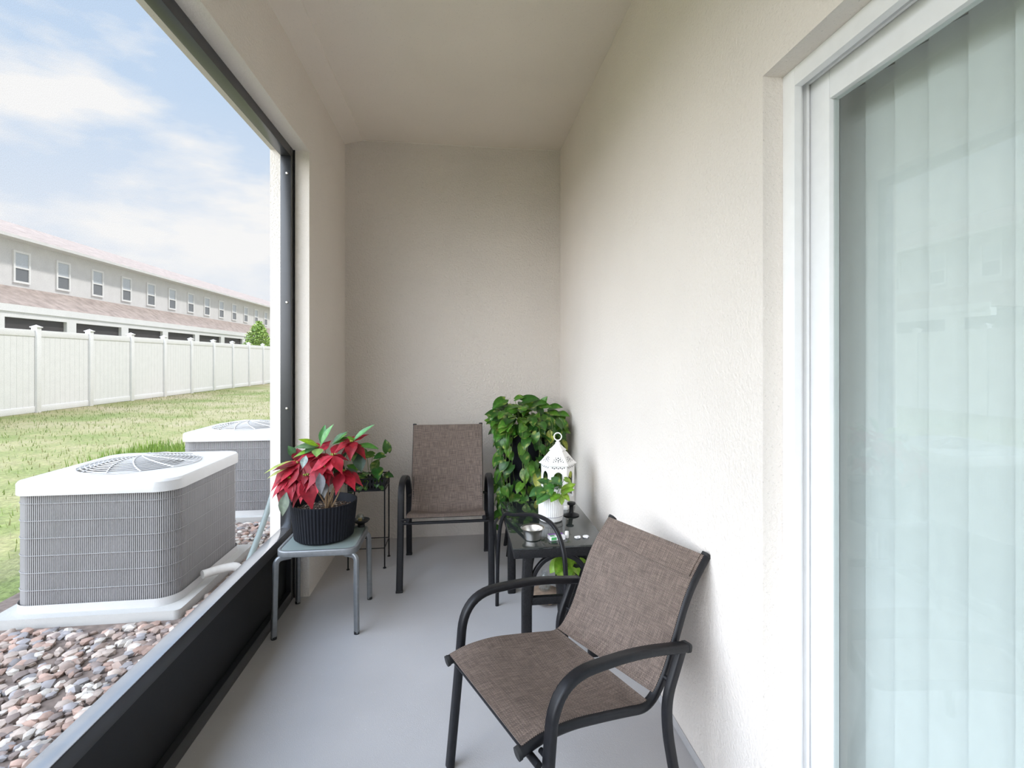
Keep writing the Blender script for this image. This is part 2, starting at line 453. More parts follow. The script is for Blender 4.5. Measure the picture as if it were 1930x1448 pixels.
# ------------------------------------------------------------------ sling chairs
def sling_sheet(rows, thick, nu, sag, vlen):
    """rows: list of (left point, right point); solid woven sheet; sag(t along) pushes it along its normal"""
    mb = MB(); top = []; uvs = []; nv = len(rows); acc = 0
    for i, (a, b) in enumerate(rows):
        if i: acc += ((rows[i][0]+rows[i][1])/2-(rows[i-1][0]+rows[i-1][1])/2).length
        j0, j1 = max(i-1, 0), min(i+1, nv-1)
        tl = (rows[j1][0]+rows[j1][1]-rows[j0][0]-rows[j0][1]).normalized()
        nn = (b-a).normalized().cross(tl)
        for j in range(nu+1):
            u = j/nu; p = a.lerp(b, u)-nn*sag(i/(nv-1))*(1-(2*u-1)**2)
            top.append((p, nn)); uvs.append((u*(b-a).length, acc))
    k = nu+1
    vs = [p for p, n in top]+[p-n*thick for p, n in top]; o = len(top); fs = []
    for i in range(nv-1):
        for j in range(nu):
            a = i*k+j; fs.append((a, a+1, a+k+1, a+k)); fs.append((a+o+k, a+o+k+1, a+o+1, a+o))
    bd = list(range(k))+[i*k+nu for i in range(1, nv)]+[(nv-1)*k+j for j in range(nu-1, -1, -1)]+[i*k for i in range(nv-2, 0, -1)]
    for q in range(len(bd)):
        a, b = bd[q], bd[(q+1) % len(bd)]; fs.append((b, a, a+o, b+o))
    mb.add(vs, fs, uvs=uvs+uvs); return mb
def along(path, s0, s1, n):
    """resample polyline between arc-length fractions"""
    d = [0]
    for a, b in zip(path, path[1:]): d.append(d[-1]+(b-a).length)
    out = []
    for i in range(n+1):
        t = (s0+(s1-s0)*i/n)*d[-1]
        for k in range(len(d)-1):
            if t <= d[k+1]+1e-9:
                out.append(path[k].lerp(path[k+1], (t-d[k])/max(1e-9, d[k+1]-d[k]))); break
    return out
def rail_path(pts, x, r): return fillet([V((x, y, z)) for y, z in pts], r, 8)

# --- low-back chair in the foreground, facing the lower left
chB = empty('patio_chair', (.05, 1.384, 0), math.radians(-66))
tag(chB, 'brown woven sling patio chair with low back and wide curved black arms, nearest in front', 'chair', 'brown sling patio chairs')
B_RAIL = [(0.0, .366), (.06, .380), (.15, .380), (.30, .352), (.425, .324), (.487, .395), (.568, .575), (.605, .632), (.668, .700)]
BR_R = [0, .03, .06, .08, .055, .06, .06, .05, 0]
W = .215
railsB = {}
for s in (-1, 1):
    P = rail_path(B_RAIL, s*W, BR_R); railsB[s] = P
    t = MB(); t.sweep(P, rrect(.014, .012, .010), normal=(1, 0, 0)); rr = t.build('sling_rail', 'black_metal', chB)
    for e, dr in ((P[0], P[0]-P[1]), (P[-1], P[-1]-P[-2])):
        d = dr.normalized(); c = MB(); c.sweep([e-d*.004, e+d*.005], rrect(.0155, .0135, .011), normal=(1, 0, 0)); c.build('end_cap', 'dark_rubber', rr)
def sheet_on(rails, s0, s1, n, sag, twist=(0, 0), off=.0160, e=.003):
    a = along(rails[-1], s0+twist[0], s1, n); b = along(rails[1], s0+twist[1], s1, n)
    rows = []
    for i in range(n+1):
        j0, j1 = max(i-1, 0), min(i+1, n)
        tl = (a[j1]-a[j0]).normalized(); nn = V((1, 0, 0)).cross(tl).normalized()
        rows.append((a[i]+nn*off+V((-e, 0, 0)), b[i]+nn*off+V((e, 0, 0))))
    return sling_sheet(rows, .0035, 18, sag, 1)
sheet_on(railsB, .012, .482, 26, lambda t: .030*math.sin(PI*min(1, t*1.05))).build('seat', 'sling', chB)
bk = sheet_on(railsB, .505, .992, 26, lambda t: .028*math.sin(PI*t)**.8, twist=(-.014, .014)).build('backrest', 'sling', chB)
for t0, nm in ((.06, 'seat'),): pass
# hems: raised stitched bands
h = sheet_on(railsB, .905, .992, 5, lambda t: .012*(1-t), off=.0185, e=-.006); h.build('hem', 'sling', bk)
ARM_B = [(.024, 0), (.055, .30), (.075, .535), (.33, .525), (.53, .482)]
for s in (-1, 1):
    x = s*.256
    P = fillet([V((x, y, z)) for y, z in ARM_B], [0, .12, .135, .12, 0], 10)
    t = MB(); t.sweep(P, rrect(.0115, .0165, .008), normal=(1, 0, 0)); arm = t.build('armrest', 'black_metal', chB)
    d = (P[-1]-P[-2]).normalized(); c = MB(); c.sweep([P[-1]-d*.004, P[-1]+d*.006], rrect(.0125, .0175, .008), normal=(1, 0, 0)); c.build('end_cap', 'dark_rubber', arm)
    RP = fillet([V((x, y, z)) for y, z in ((.510, .478), (.452, .36), (.455, .27), (.485, .13), (.535, 0))], .05, 6)
    t = MB(); t.sweep(RP, rrect(.0145, .011, .007), normal=(1, 0, 0)); t.build('leg', 'black_metal', chB)
    for pt in ((.058, .355), (.478, .395)):
        t = MB(); t.sweep([(s*.222, pt[0], pt[1]), (s*.262, pt[0], pt[1])], circ(.007, 12)); t.build('bolt', 'black_metal', chB)
for y, z in ((.035, .345), (.36, .328)):
    w_ = .25 if y < .1 else .212; t = MB(); t.sweep([(-w_, y, z), (w_, y, z)], circ(.0095, 12)); t.build('crossbar', 'black_metal', chB)

# --- high-back chair against the back wall, facing the camera
chA = empty('patio_chair', (-.078, 2.88, 0), 0)
tag(chA, 'brown woven sling patio chair with tall back, facing out from the back wall', 'chair', 'brown sling patio chairs')
A_RAIL = [(0.0, .400), (.05, .408), (.16, .385), (.30, .352), (.355, .44), (.385, .62), (.475, .875)]
railsA = {}
for s in (-1, 1):
    P = rail_path(A_RAIL, s*.214, [0, .03, .06, .05, .06, .10, 0]); railsA[s] = P
    t = MB(); t.sweep(P, rrect(.013, .010, .009), normal=(1, 0, 0)); rr = t.build('sling_rail', 'black_metal', chA)
    c = MB(); d = (P[-1]-P[-2]).normalized(); c.sweep([P[-1]-d*.004, P[-1]+d*.004], rrect(.0145, .0115, .009), normal=(1, 0, 0)); c.build('end_cap', 'dark_rubber', rr)
sheet_on(railsA, .005, .995, 54, lambda t: .026*math.sin(PI*t), off=.0145, e=.006).build('sling', 'sling2', chA)
ARM_A = [(0, 0), (.055, .30), (.085, .575), (.26, .590), (.46, .530), (.535, .42), (.535, .22), (.55, 0)]
for s in (-1, 1):
    x = s*.2575
    P = fillet([V((x, y, z)) for y, z in ARM_A], [0, .1, .10, .10, .10, .08, .1, 0], 9)
    t = MB(); t.sweep(P, rrect(.0105, .0185, .008), normal=(1, 0, 0)); arm = t.build('arm_frame', 'black_metal', chA)
    for yy in (0, .55):
        c = MB(); c.box((x-.0195, yy-.0125, 0), (x+.0195, yy+.0125, .012), .002); c.build('foot', 'dark_rubber', arm)
    for pt in ((.06, .385), (.36, .452)):
        e = (.06, .385) if pt[0] < .1 else (.53, .40)
        t = MB(); t.sweep([(s*.214, pt[0], pt[1]), (s*.2575, e[0], e[1])], circ(.008, 12)); t.build('bolt', 'black_metal', chA)
for y, z in ((.035, .372), (.30, .325)):
    t = MB(); t.sweep([(-.245, y, z), (.245, y, z)], circ(.0085, 12)); t.build('crossbar', 'black_metal', chA)

# ------------------------------------------------------------------ small grey glass-topped side table by the screen
tb = empty('side_table', (-.672, 2.648, 0), 0)
tag(tb, 'small square grey metal side table with glass top under the poinsettia', 'table')
def rr_ring(hx, hy, r, n=8):
    out = []
    for cx, cy, s0 in ((hx-r, hy-r, 0), (-(hx-r), hy-r, PI/2), (-(hx-r), -(hy-r), PI), (hx-r, -(hy-r), 1.5*PI)):
        for i in range(n+1):
            t = s0+PI/2*i/n; out.append(V((cx+r*math.cos(t), cy+r*math.sin(t), 0)))
    return out
ring = [p+V((0, 0, .389)) for p in rr_ring(.178, .168, .05)]
t = MB(); t.sweep(ring, rrect(.008, .015, .004), normal=(0, 0, 1), closed=True); t.build('top_frame', 'grey_metal', tb)
g = MB(); rg = rr_ring(.172, .162, .045); nn = len(rg)
g.add([p+V((0, 0, .4015)) for p in rg]+[p+V((0, 0, .3955)) for p in rg], [tuple(range(nn)), tuple(reversed(range(nn, 2*nn)))]+[(i, i+nn, (i+1) % nn+nn, (i+1) % nn) for i in range(nn)], smooth=False)
g.build('glass_top', 'glass_frost', tb)
for sx in (-1, 1):
    for sy in (-1, 1):
        P = fillet([V((sx*.125, sy*.135, .368)), V((sx*.182, sy*.160, .366)), V((sx*.183, sy*.170, .22)), V((sx*.186, sy*.174, .006))], [0, .05, .1, 0], 9)
        t = MB(); t.sweep(P, rrect(.013, .0095, .006), normal=V((-sy*.174, sx*.186, 0))*sx*sy); lg = t.build('leg', 'grey_metal', tb)
        c = MB(); c.lathe([(.0001, .0), (.013, 0), (.0135, .012), (.0001, .012)], (sx*.186, sy*.174, 0), 14); c.build('foot', 'dark_rubber', lg)

# ------------------------------------------------------------------ leaves
SH = {'heart': [.42, .88, 1.0, .95, .80, .58, .30, .0], 'lance': [.06, .45, .80, 1.0, .95, .70, .36, 0],
      'bract': [.10, .52, .88, 1.0, .80, .48, .20, 0]}
def leaf(mb, base, d, up, Ln, Wd, shape, col, fold=.25, droop=.6, lobe=.0, rib=1.15, var=None, rnd=R, wav=.0):
    d = V(d).normalized(); up = V(up); up = up-d*up.dot(d)
    up = up.normalized() if up.length > 1e-4 else d.orthogonal().normalized()
    side = d.cross(up); pr = SH[shape]; n = len(pr)-1
    vs = []; cs = []; k = max(droop, 1e-3)*(1 if droop > 0 else 1)
    ph = rnd.random()*6
    for i, w in enumerate(pr):
        t = i/n; an = k*t
        c = V(base)+d*(Ln*math.sin(an)/k)-up*(Ln*(1-math.cos(an))/k)
        nl = up*math.cos(an)+d*math.sin(an)
        tl = d*math.cos(an)-up*math.sin(an)
        for j in (-1, -.5, 0, .5, 1):
            hw = w*Wd/2
            p = c+side*(hw*j)+nl*(fold*hw*abs(j)+wav*hw*math.sin(ph+t*9)*j*j)-tl*(lobe*Ln*abs(j)*(1-t)**4)
            vs.append(p)
            f = rib if j == 0 else (1.0 if abs(j) < .9 else .95)
            cc = [x*f for x in col]
            if var is not None and rnd.random() < var[1] and j != 0: cc = [a*.25+b*.75 for a, b in zip(cc, var[0])]
            cs.append(tuple(cc))
    fs = []
    for i in range(n):
        for j in range(4):
            a = i*5+j; fs.append((a, a+1, a+6, a+5))
    mb.add(vs, fs, col=cs)
def tube(mb, pts, r, n=6, taper=.6, col=None):
    mb.sweep(catmull(pts, 5), circ(r, n), scale=lambda t: 1-(1-taper)*t, col=col)
GREENS = [(.030, .105, .014), (.042, .135, .014), (.062, .175, .018), (.020, .070, .012), (.085, .20, .022)]
YEL = (.34, .40, .09)
def g_col(bias=1.0):
    c = R.choice(GREENS); f = bias*R.uniform(.8, 1.25); return tuple(x*f for x in c)

# ------------------------------------------------------------------ poinsettia in the ribbed charcoal pot
PC = V((-.682, 2.665, .4035))
pot = empty('potted_poinsettia', PC)
tag(pot, 'red and green poinsettia in a ribbed charcoal pot on the small grey table', 'plant')
nr = 58
def ribs(i, j, r):
    if j in (2, 3, 4): return r*(1.0 if (i % 4) in (0, 1) else .972)
    return r
p = MB(); p.lathe([(.0001, 0), (.128, 0), (.142, .012), (.150, .09), (.158, .172), (.1585, .183), (.152, .183), (.148, .15), (.143, .135)], n=nr*4, rib=ribs)
p.build('pot', 'charcoal_pot', pot, angle=25)
so = MB(); so.lathe([(.144, .138), (.10, .143), (.04, .147), (.0001, .148)], n=40, col=(.045, .03, .022))
for i in range(420):
    a = R.random()*2*PI; r = .138*math.sqrt(R.random()); q = R.random()
    c = (.05, .033, .024) if q < .62 else ((.16, .10, .06) if q < .85 else (.45, .38, .30))
    s = R.uniform(.003, .007)
    so.blob((r*math.cos(a), r*math.sin(a), .147-.02*r+R.random()*.003), (s, s*R.uniform(.5, 1), s*.6), col=c, seed=i, sub=1)
so.build('soil', 'soil', pot)
# flower heads: centre in the plant's own frame (x right, z up, y depth; metres from the pot's foot) and bract tips
heads = [((-.105, -.06, .385), [(-.205, -.10, .355), (-.205, -.12, .265), (-.165, -.14, .245), (-.115, -.15, .225), (-.06, -.13, .275), (-.15, .03, .45), (-.06, .03, .42)]),
         ((-.020, -.03, .425), [(-.10, -.09, .40), (-.055, -.10, .32), (.0, -.12, .33), (.05, -.09, .36), (.02, .06, .48), (-.06, .05, .47)]),
         ((.060, -.07, .420), [(-.035, -.13, .335), (.035, -.15, .31), (.115, -.14, .345), (.135, -.05, .38), (.08, .05, .46)]),
         ((.135, .00, .475), [(.21, .02, .515), (.215, -.06, .395), (.15, -.10, .395), (.07, -.05, .435), (.055, .05, .48), (.16, .08, .49)]),
         ((.10, -.04, .335), [(.16, -.10, .25), (.19, -.04, .255), (.09, -.12, .24), (.03, -.09, .26)]),
         ((-.135, -.10, .32), [(-.20, -.15, .24), (-.165, -.17, .20), (-.13, -.18, .20), (-.10, -.17, .235), (-.19, -.10, .30)]),
         ((.02, -.11, .37), [(-.03, -.17, .29), (.01, -.18, .275), (.06, -.17, .29), (.085, -.15, .33)]),
         ((-.06, -.10, .33), [(-.02, -.155, .185), (-.07, -.17, .215), (-.11, -.15, .20), (-.03, -.13, .25)])]
br = MB(); gl = MB(); stm = MB()
for hc, tips in heads:
    hc = V(hc)
    for tp in tips:
        tp = V(tp)+V((R.uniform(-.006, .006), R.uniform(-.01, .01), R.uniform(-.006, .006)))
        d = tp-hc; Ln = d.length*1.06
        # begin a little flatter than the chord so that the bract arcs down to its tip
        dd = (d.normalized()+V((0, 0, .32))).normalized()
        f = R.uniform(.8, 1.2); col = R.choice([(.27, .004, .014), (.36, .008, .026), (.20, .003, .010), (.42, .016, .04)])
        leaf(br, hc+V((R.uniform(-.005, .005), R.uniform(-.005, .005), 0)), dd, V((0, -.35, 1)), Ln, Ln*R.uniform(.42, .54), 'bract', tuple(x*f for x in col), fold=R.uniform(.05, .25), droop=.65, wav=.12, rib=.85)
    for q in range(9):
        a = R.uniform(0, 2*PI); d = V((math.cos(a), math.sin(a)*.9-.15, R.uniform(-.55, .25)))
        f = R.uniform(.55, 1.1); Ln = R.uniform(.055, .085)
        leaf(br, hc+V((0, 0, R.uniform(-.02, .004))), d, V((0, -.35, 1)), Ln, Ln*R.uniform(.42, .58), 'bract', tuple(x*f for x in (.30, .005, .018)), fold=R.uniform(.1, .3), droop=R.uniform(.4, .9), wav=.12, rib=.85)
    for q in range(6):
        a = R.random()*6.3; gl.blob(hc+V((.010*math.cos(a), .010*math.sin(a), .008)), (.004, .004, .006), col=(.28, .33, .05), seed=q, sub=1)
for hc, tips in heads[:4]:
    for q in range(4):
        a = R.uniform(0, 6.3); d = V((math.cos(a), math.sin(a), -.35))
        leaf(gl, V(hc)+V((0, 0, -.03)), d, (0, 0, 1), R.uniform(.08, .11), R.uniform(.04, .055), 'lance', tuple(x*R.uniform(.5, .9) for x in (.05, .11, .035)), droop=.9)
# explicit large leaves
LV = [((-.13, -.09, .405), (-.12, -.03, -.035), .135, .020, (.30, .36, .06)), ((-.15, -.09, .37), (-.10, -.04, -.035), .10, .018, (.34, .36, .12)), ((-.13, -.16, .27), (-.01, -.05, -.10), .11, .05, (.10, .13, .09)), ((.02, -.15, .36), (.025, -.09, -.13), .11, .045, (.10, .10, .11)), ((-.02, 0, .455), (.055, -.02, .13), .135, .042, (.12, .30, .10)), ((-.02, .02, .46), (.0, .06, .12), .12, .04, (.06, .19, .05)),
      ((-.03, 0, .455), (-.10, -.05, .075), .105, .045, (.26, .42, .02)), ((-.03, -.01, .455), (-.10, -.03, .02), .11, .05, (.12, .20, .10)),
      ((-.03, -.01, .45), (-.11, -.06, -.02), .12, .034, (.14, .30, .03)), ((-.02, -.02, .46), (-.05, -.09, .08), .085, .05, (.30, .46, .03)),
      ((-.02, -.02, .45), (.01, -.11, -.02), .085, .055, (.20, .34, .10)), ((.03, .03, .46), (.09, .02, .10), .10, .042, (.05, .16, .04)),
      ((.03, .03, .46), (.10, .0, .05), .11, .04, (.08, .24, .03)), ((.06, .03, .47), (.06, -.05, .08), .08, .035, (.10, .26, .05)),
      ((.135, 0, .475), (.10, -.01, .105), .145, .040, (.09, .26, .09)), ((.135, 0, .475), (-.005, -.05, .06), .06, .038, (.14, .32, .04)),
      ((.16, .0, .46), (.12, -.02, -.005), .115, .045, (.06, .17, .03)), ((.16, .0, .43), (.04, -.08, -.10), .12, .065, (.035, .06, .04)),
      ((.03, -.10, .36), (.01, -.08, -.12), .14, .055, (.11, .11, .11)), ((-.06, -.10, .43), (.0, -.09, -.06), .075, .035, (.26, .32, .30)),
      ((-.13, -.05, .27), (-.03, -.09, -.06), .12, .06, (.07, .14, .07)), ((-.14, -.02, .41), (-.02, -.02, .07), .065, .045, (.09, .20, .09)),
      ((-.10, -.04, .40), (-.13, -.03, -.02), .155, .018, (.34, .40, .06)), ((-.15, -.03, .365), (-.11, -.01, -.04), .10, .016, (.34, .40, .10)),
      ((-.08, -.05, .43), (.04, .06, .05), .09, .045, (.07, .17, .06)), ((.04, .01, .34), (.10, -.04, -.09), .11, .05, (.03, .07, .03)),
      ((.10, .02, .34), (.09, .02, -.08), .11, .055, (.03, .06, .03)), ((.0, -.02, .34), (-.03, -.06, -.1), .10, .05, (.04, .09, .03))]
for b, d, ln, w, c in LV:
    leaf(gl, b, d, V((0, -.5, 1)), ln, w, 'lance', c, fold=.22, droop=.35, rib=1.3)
for i, (hc, _) in enumerate(heads[:5]):
    b = V((R.uniform(0, .035), R.uniform(-.02, .02), .142)); hc = V(hc)
    tube(stm, [b, b.lerp(hc, .4)+V((R.uniform(-.01, .01), 0, .01)), b.lerp(hc, .75)+V((0, .01, .01)), hc], .0042, 8)
for b, e in (((.02, .0, .142), (.0, .01, .45)), ((.03, .01, .142), (.06, .03, .46)), ((-.06, -.03, .142), (-.068, -.05, .30)), ((.035, .0, .142), (.11, .0, .33))):
    b = V(b); e = V(e); tube(stm, [b, b.lerp(e, .5)+V((.006, 0, 0)), e], .0036, 8)
br.build('bracts', 'bract', pot); gl.build('leaves', 'leaf', pot); stm.build('stems', 'stem', pot)

# ------------------------------------------------------------------ tea-light dish behind the pot
c0 = empty('candle_holder', (-.527, 2.800, .4035))
tag(c0, 'small black dish holding a clear glass globe, behind the poinsettia pot', 'candle holder')
p = MB(); p.lathe([(.0001, 0), (.020, 0), (.018, .012), (.022, .018), (.038, .026), (.046, .036), (.043, .038), (.030, .029), (.0001, .026)], n=32); p.build('dish', 'black_metal', c0)
p = MB(); p.lathe([(.012, .028), (.019, .036), (.022, .048), (.019, .060), (.013, .066), (.011, .066), (.017, .059), (.020, .048), (.017, .037), (.0001, .031)], (-.006, 0, 0), n=28); gb = p.build('glass_globe', 'glass_clear', c0)
p = MB(); p.lathe([(.0001, .031), (.010, .031), (.010, .045), (.0001, .046)], (-.006, 0, 0), n=16); p.build('candle', 'amber', gb)

# ------------------------------------------------------------------ wire plant stand with perforated tray
PS = V((-.576, 3.325, 0))
ps = empty('plant_stand', PS)
tag(ps, 'tall thin black wire plant stand with punched metal tray, by the left corner', 'plant stand')
hx, hy = .110, .095
for sx in (-1, 1):
    for sy in (-1, 1):
        t = MB(); t.sweep([(sx*hx, sy*hy, .006), (sx*hx, sy*hy, .565)], circ(.0042, 10)); lg = t.build('leg', 'black_metal', ps)
        t = MB(); t.lathe([(.0001, 0), (.010, 0), (.010, .004), (.004, .008), (.0001, .008)], (sx*hx, sy*hy, 0), 14); t.build('foot', 'black_metal', lg)
for a, b in (((-hx, -hy), (hx, -hy)), ((hx, -hy), (hx, hy)), ((hx, hy), (-hx, hy)), ((-hx, hy), (-hx, -hy))):
    t = MB(); t.sweep([(a[0], a[1], .125), (b[0], b[1], .125)], circ(.0032, 8)); t.build('stretcher', 'black_metal', ps)
# tray: bottom plate plus four side walls with two rows of triangular holes
tr = MB()
def punched(a, b, z0, z1, n, sl):
    """wall from a to b, as strips and webs leaving triangular openings"""
    a = V(a); b = V(b); d = (b-a); Lh = d.length; dn = d.normalized(); out = V((dn.y, -dn.x, 0))
    H = z1-z0
    def P(u, v): return a+dn*u*Lh+V((0, 0, z0+v*H))+out*(sl*v)
    def tri(pts):
        q = [P(*x) for x in pts]; k = len(q); q2 = [x-out*.0016 for x in q]
        tr.add(q+q2, [tuple(range(k)), tuple(reversed(range(k, 2*k)))]+[(i, i+k, (i+1) % k+k, (i+1) % k) for i in range(k)], smooth=False)
    tri([(0, 0), (1, 0), (1, .12), (0, .12)]); tri([(0, .46), (1, .46), (1, .54), (0, .54)]); tri([(0, .88), (1, .88), (1, 1), (0, 1)])
    w = 1/n
    for i in range(n):
        u = i*w
        # lower row: upright triangles open; metal between them points down
        tri([(u, .12), (u+w*.10, .12), (u+w*.5, .46), (u, .46)]); tri([(u+w*.90, .12), (u+w, .12), (u+w, .46), (u+w*.5, .46)])
        tri([(u, .54), (u+w*.5, .54), (u+w*.10, .88), (u, .88)]); tri([(u+w*.5, .54), (u+w, .54), (u+w, .88), (u+w*.90, .88)])
ex, ey = hx-.006, hy-.006
z0, z1 = .488, .560
punched((-ex, -ey, 0), (ex, -ey, 0), z0, z1, 10, .004); punched((ex, -ey, 0), (ex, ey, 0), z0, z1, 9, .004)
punched((ex, ey, 0), (-ex, ey, 0), z0, z1, 10, .004); punched((-ex, ey, 0), (-ex, -ey, 0), z0, z1, 9, .004)
tr.box((-ex, -ey, z0-.002), (ex, ey, z0)); tr.build('tray', 'black_metal', ps)
for (a, b) in (((-hx, -hy), (hx, -hy)), ((hx, -hy), (hx, hy)), ((hx, hy), (-hx, hy)), ((-hx, hy), (-hx, -hy))):
    t = MB(); t.sweep([(a[0], a[1], .484), (b[0], b[1], .484)], circ(.004, 8)); t.build('tray_rim', 'black_metal', ps)

def heart_leaf(mb, b, d, up, sz, col=None, vr=.22, droop=.7, fold=.18):
    leaf(mb, b, d, up, sz, sz*R.uniform(.68, .8), 'heart', col or g_col(), fold=fold, droop=droop, lobe=.16, rib=1.35, var=(YEL, vr), wav=.06)
pp = empty('potted_pothos', PS+V((0, 0, z0)))
tag(pp, 'small pothos with glossy leaves in the punched black tray of the wire stand', 'plant')
p = MB(); p.lathe([(.0001, .0), (.034, 0), (.042, .058), (.039, .058), (.036, .050), (.0001, .052)], n=36, sx=1.2); p.build('nursery_pot', 'black_metal', pp)
fl = MB(); vn = MB()
# x right, y depth, z above the tray floor
for b, d, sz in (((.0, -.02, .09), (-.02, -.1, .03), .085), ((.055, -.03, .12), (.02, -.1, -.03), .10), ((.10, -.03, .075), (.07, -.06, .02), .075), ((.06, -.05, .07), (.0, -.09, -.05), .08),
                 ((.115, .0, .22), (-.01, -.02, .08), .085), ((.095, -.01, .20), (-.08, -.06, .005), .075), ((.03, -.01, .205), (-.1, -.03, .005), .085), ((-.02, .01, .21), (-.06, -.04, .05), .08),
                 ((-.03, -.05, .08), (-.05, -.08, -.02), .08), ((-.07, -.04, .07), (-.05, -.06, -.05), .075), ((-.02, -.06, .05), (.03, -.08, -.06), .07), ((.08, -.07, .05), (.03, -.06, -.06), .07),
                 ((.02, .05, .10), (.02, .03, .07), .08), ((-.08, .02, .10), (-.07, .0, .06), .08), ((-.09, -.03, .03), (-.03, -.06, -.08), .075), ((-.04, -.08, .045), (-.01, -.05, -.08), .065)):
    heart_leaf(fl, b, d, V((0, -.6, .8)), sz, tuple(x*R.uniform(.6, 1.0) for x in R.choice(GREENS[:3])), .12)
    tube(vn, [(V(b)*.25)+V((0, 0, .05)), V(b)*.7+V((0, 0, .04)), V(b)], .0022)
tube(vn, [(-.05, -.06, .06), (-.03, -.10, .035), (-.005, -.11, .015), (.01, -.105, .05), (.02, -.08, .06)], .0022)
fl.build('foliage', 'leaf', pp); vn.build('vines', 'vine', pp)

# ------------------------------------------------------------------ big trailing pothos on a tall black planter in the corner
TP = V((.432, 3.415, 0))
tp = empty('trailing_pothos', TP)
tag(tp, 'large trailing pothos spilling from a tall black planter in the right back corner', 'plant')
p = MB(); p.lathe([(.0001, .30), (.105, .30), (.112, .32), (.150, .80), (.155, .815), (.146, .815), (.140, .77), (.0001, .78)], n=40); p.build('planter', 'charcoal_pot', tp)
for sx, sy in ((-1, -1), (1, -1), (1, 1), (-1, 1)):
    t = MB(); t.sweep([(sx*.075, sy*.075, .31), (sx*.118, sy*.10, .0)], rrect(.017, .012, .006), scale=lambda t: 1-.25*t); t.build('leg', 'black_metal', tp)
fl = MB(); vn = MB()
rnd = R
cnt = 0
strands = []
for i in range(40):
    a = rnd.uniform(0, 2*PI) if i > 30 else rnd.uniform(PI*.95, PI*2.05)
    ln = rnd.uniform(.25, .62)
    rr = rnd.uniform(.17, .27)
    p0 = V((.08*math.cos(a), .08*math.sin(a), .80)); p1 = V((rr*math.cos(a), rr*math.sin(a), .86+rnd.uniform(-.03, .06)))
    p2 = V(((rr+.02)*math.cos(a), (rr+.02)*math.sin(a), .80-ln*.45)); p3 = V(((rr-.01)*math.cos(a+.15), (rr-.01)*math.sin(a+.15), .80-ln))
    strands.append((a, [p0, p1, p2, p3]))
def clampp(q, mrg=.03):
    w = q+TP
    w.x = max(min(w.x, XR-mrg), .262); w.y = min(w.y, YB-mrg); return w-TP
for a, pts in strands:
    pts = [clampp(q) for q in pts]
    tube(vn, pts, .0024)
    C = catmull(pts, 8)
    k = 0
    for q in C[5::3]:
        b = clampp(q+V((rnd.uniform(-.035, .035), rnd.uniform(-.03, .03), rnd.uniform(-.02, .02))), .05)
        o = V((math.cos(a+rnd.uniform(-.8, .8)), math.sin(a+rnd.uniform(-.8, .8)), 0))
        hang = 1 if q.z < .84 else .25
        d = o*rnd.uniform(.3, .8)+V((rnd.uniform(-.5, .5), rnd.uniform(-.3, .2), -rnd.uniform(.5, 1.1)*hang+rnd.uniform(-.1, .15)))
        if (b+TP+d.normalized()*.09).x > XR-.01: d.x = -abs(d.x)*.4
        if (b+TP+d.normalized()*.09).y > YB-.01: d.y = -abs(d.y)*.4
        col = None; vr = .10
        z = rnd.random()
        if z < .035: col = (.36, .40, .07); vr = .05
        heart_leaf(fl, b, d, o*.9+V((0, -.25, .45)), rnd.uniform(.066, .098), col, vr, droop=rnd.uniform(.4, 1.0)); cnt += 1
# upright crown
for i in range(95):
    a = rnd.uniform(0, 2*PI); r = .26*math.sqrt(rnd.random()); h = .85+.12*(1-(r/.26)**2)+rnd.uniform(-.05, .05)
    b = clampp(V((r*math.cos(a), r*math.sin(a)*.8-.02, h)), .07)
    o = V((math.cos(a), math.sin(a)-.5, 0))
    d = o*rnd.uniform(.3, .9)+V((0, 0, rnd.uniform(-.5, .35)))
    if (b+TP+d.normalized()*.1).x > XR-.01: d.x = -abs(d.x)
    if (b+TP+d.normalized()*.1).y > YB-.01: d.y = -abs(d.y)
    heart_leaf(fl, b, d, o*.5+V((0, -.4, .7)), rnd.uniform(.08, .115), None, .12)
    if i % 3 == 0: tube(vn, [(.3*b.x, .3*b.y, .78), V((.7*b.x, .7*b.y, h-.02)), b], .0024)
for b, d, sz in (((-.13, -.02, 1.03), (-.06, -.04, -.02), .115), ((-.06, .0, 1.03), (.05, -.03, .03), .075), ((-.01, -.02, 1.02), (.10, -.03, .04), .12), ((-.05, -.03, .98), (-.07, -.05, -.03), .11),
                 ((.06, -.02, .99), (.05, -.05, .03), .11), ((.12, -.02, .98), (.02, -.05, .09), .085), ((.17, -.03, .97), (.07, -.05, .03), .10), ((.23, -.04, .93), (.05, -.05, .01), .09), ((-.11, -.02, .97), (-.01, -.03, -.1), .07)):
    heart_leaf(fl, b, d, V((0, -.6, .8)), sz, tuple(x*1.0 for x in R.choice(GREENS[:3])), .06)
    b = V(b); tube(vn, [V((b.x*.4, b.y, .8)), V((b.x*.8, b.y, b.z-.07)), b], .0026)
tube(vn, [(-.20, -.10, .40), (-.215, -.11, .30), (-.21, -.11, .21)], .0022); heart_leaf(fl, (-.21, -.11, .21), (.05, -.03, -.02), (0, -.5, .8), .06, None, .1)
fl.build('foliage', 'leaf', tp); vn.build('vines', 'vine', tp)

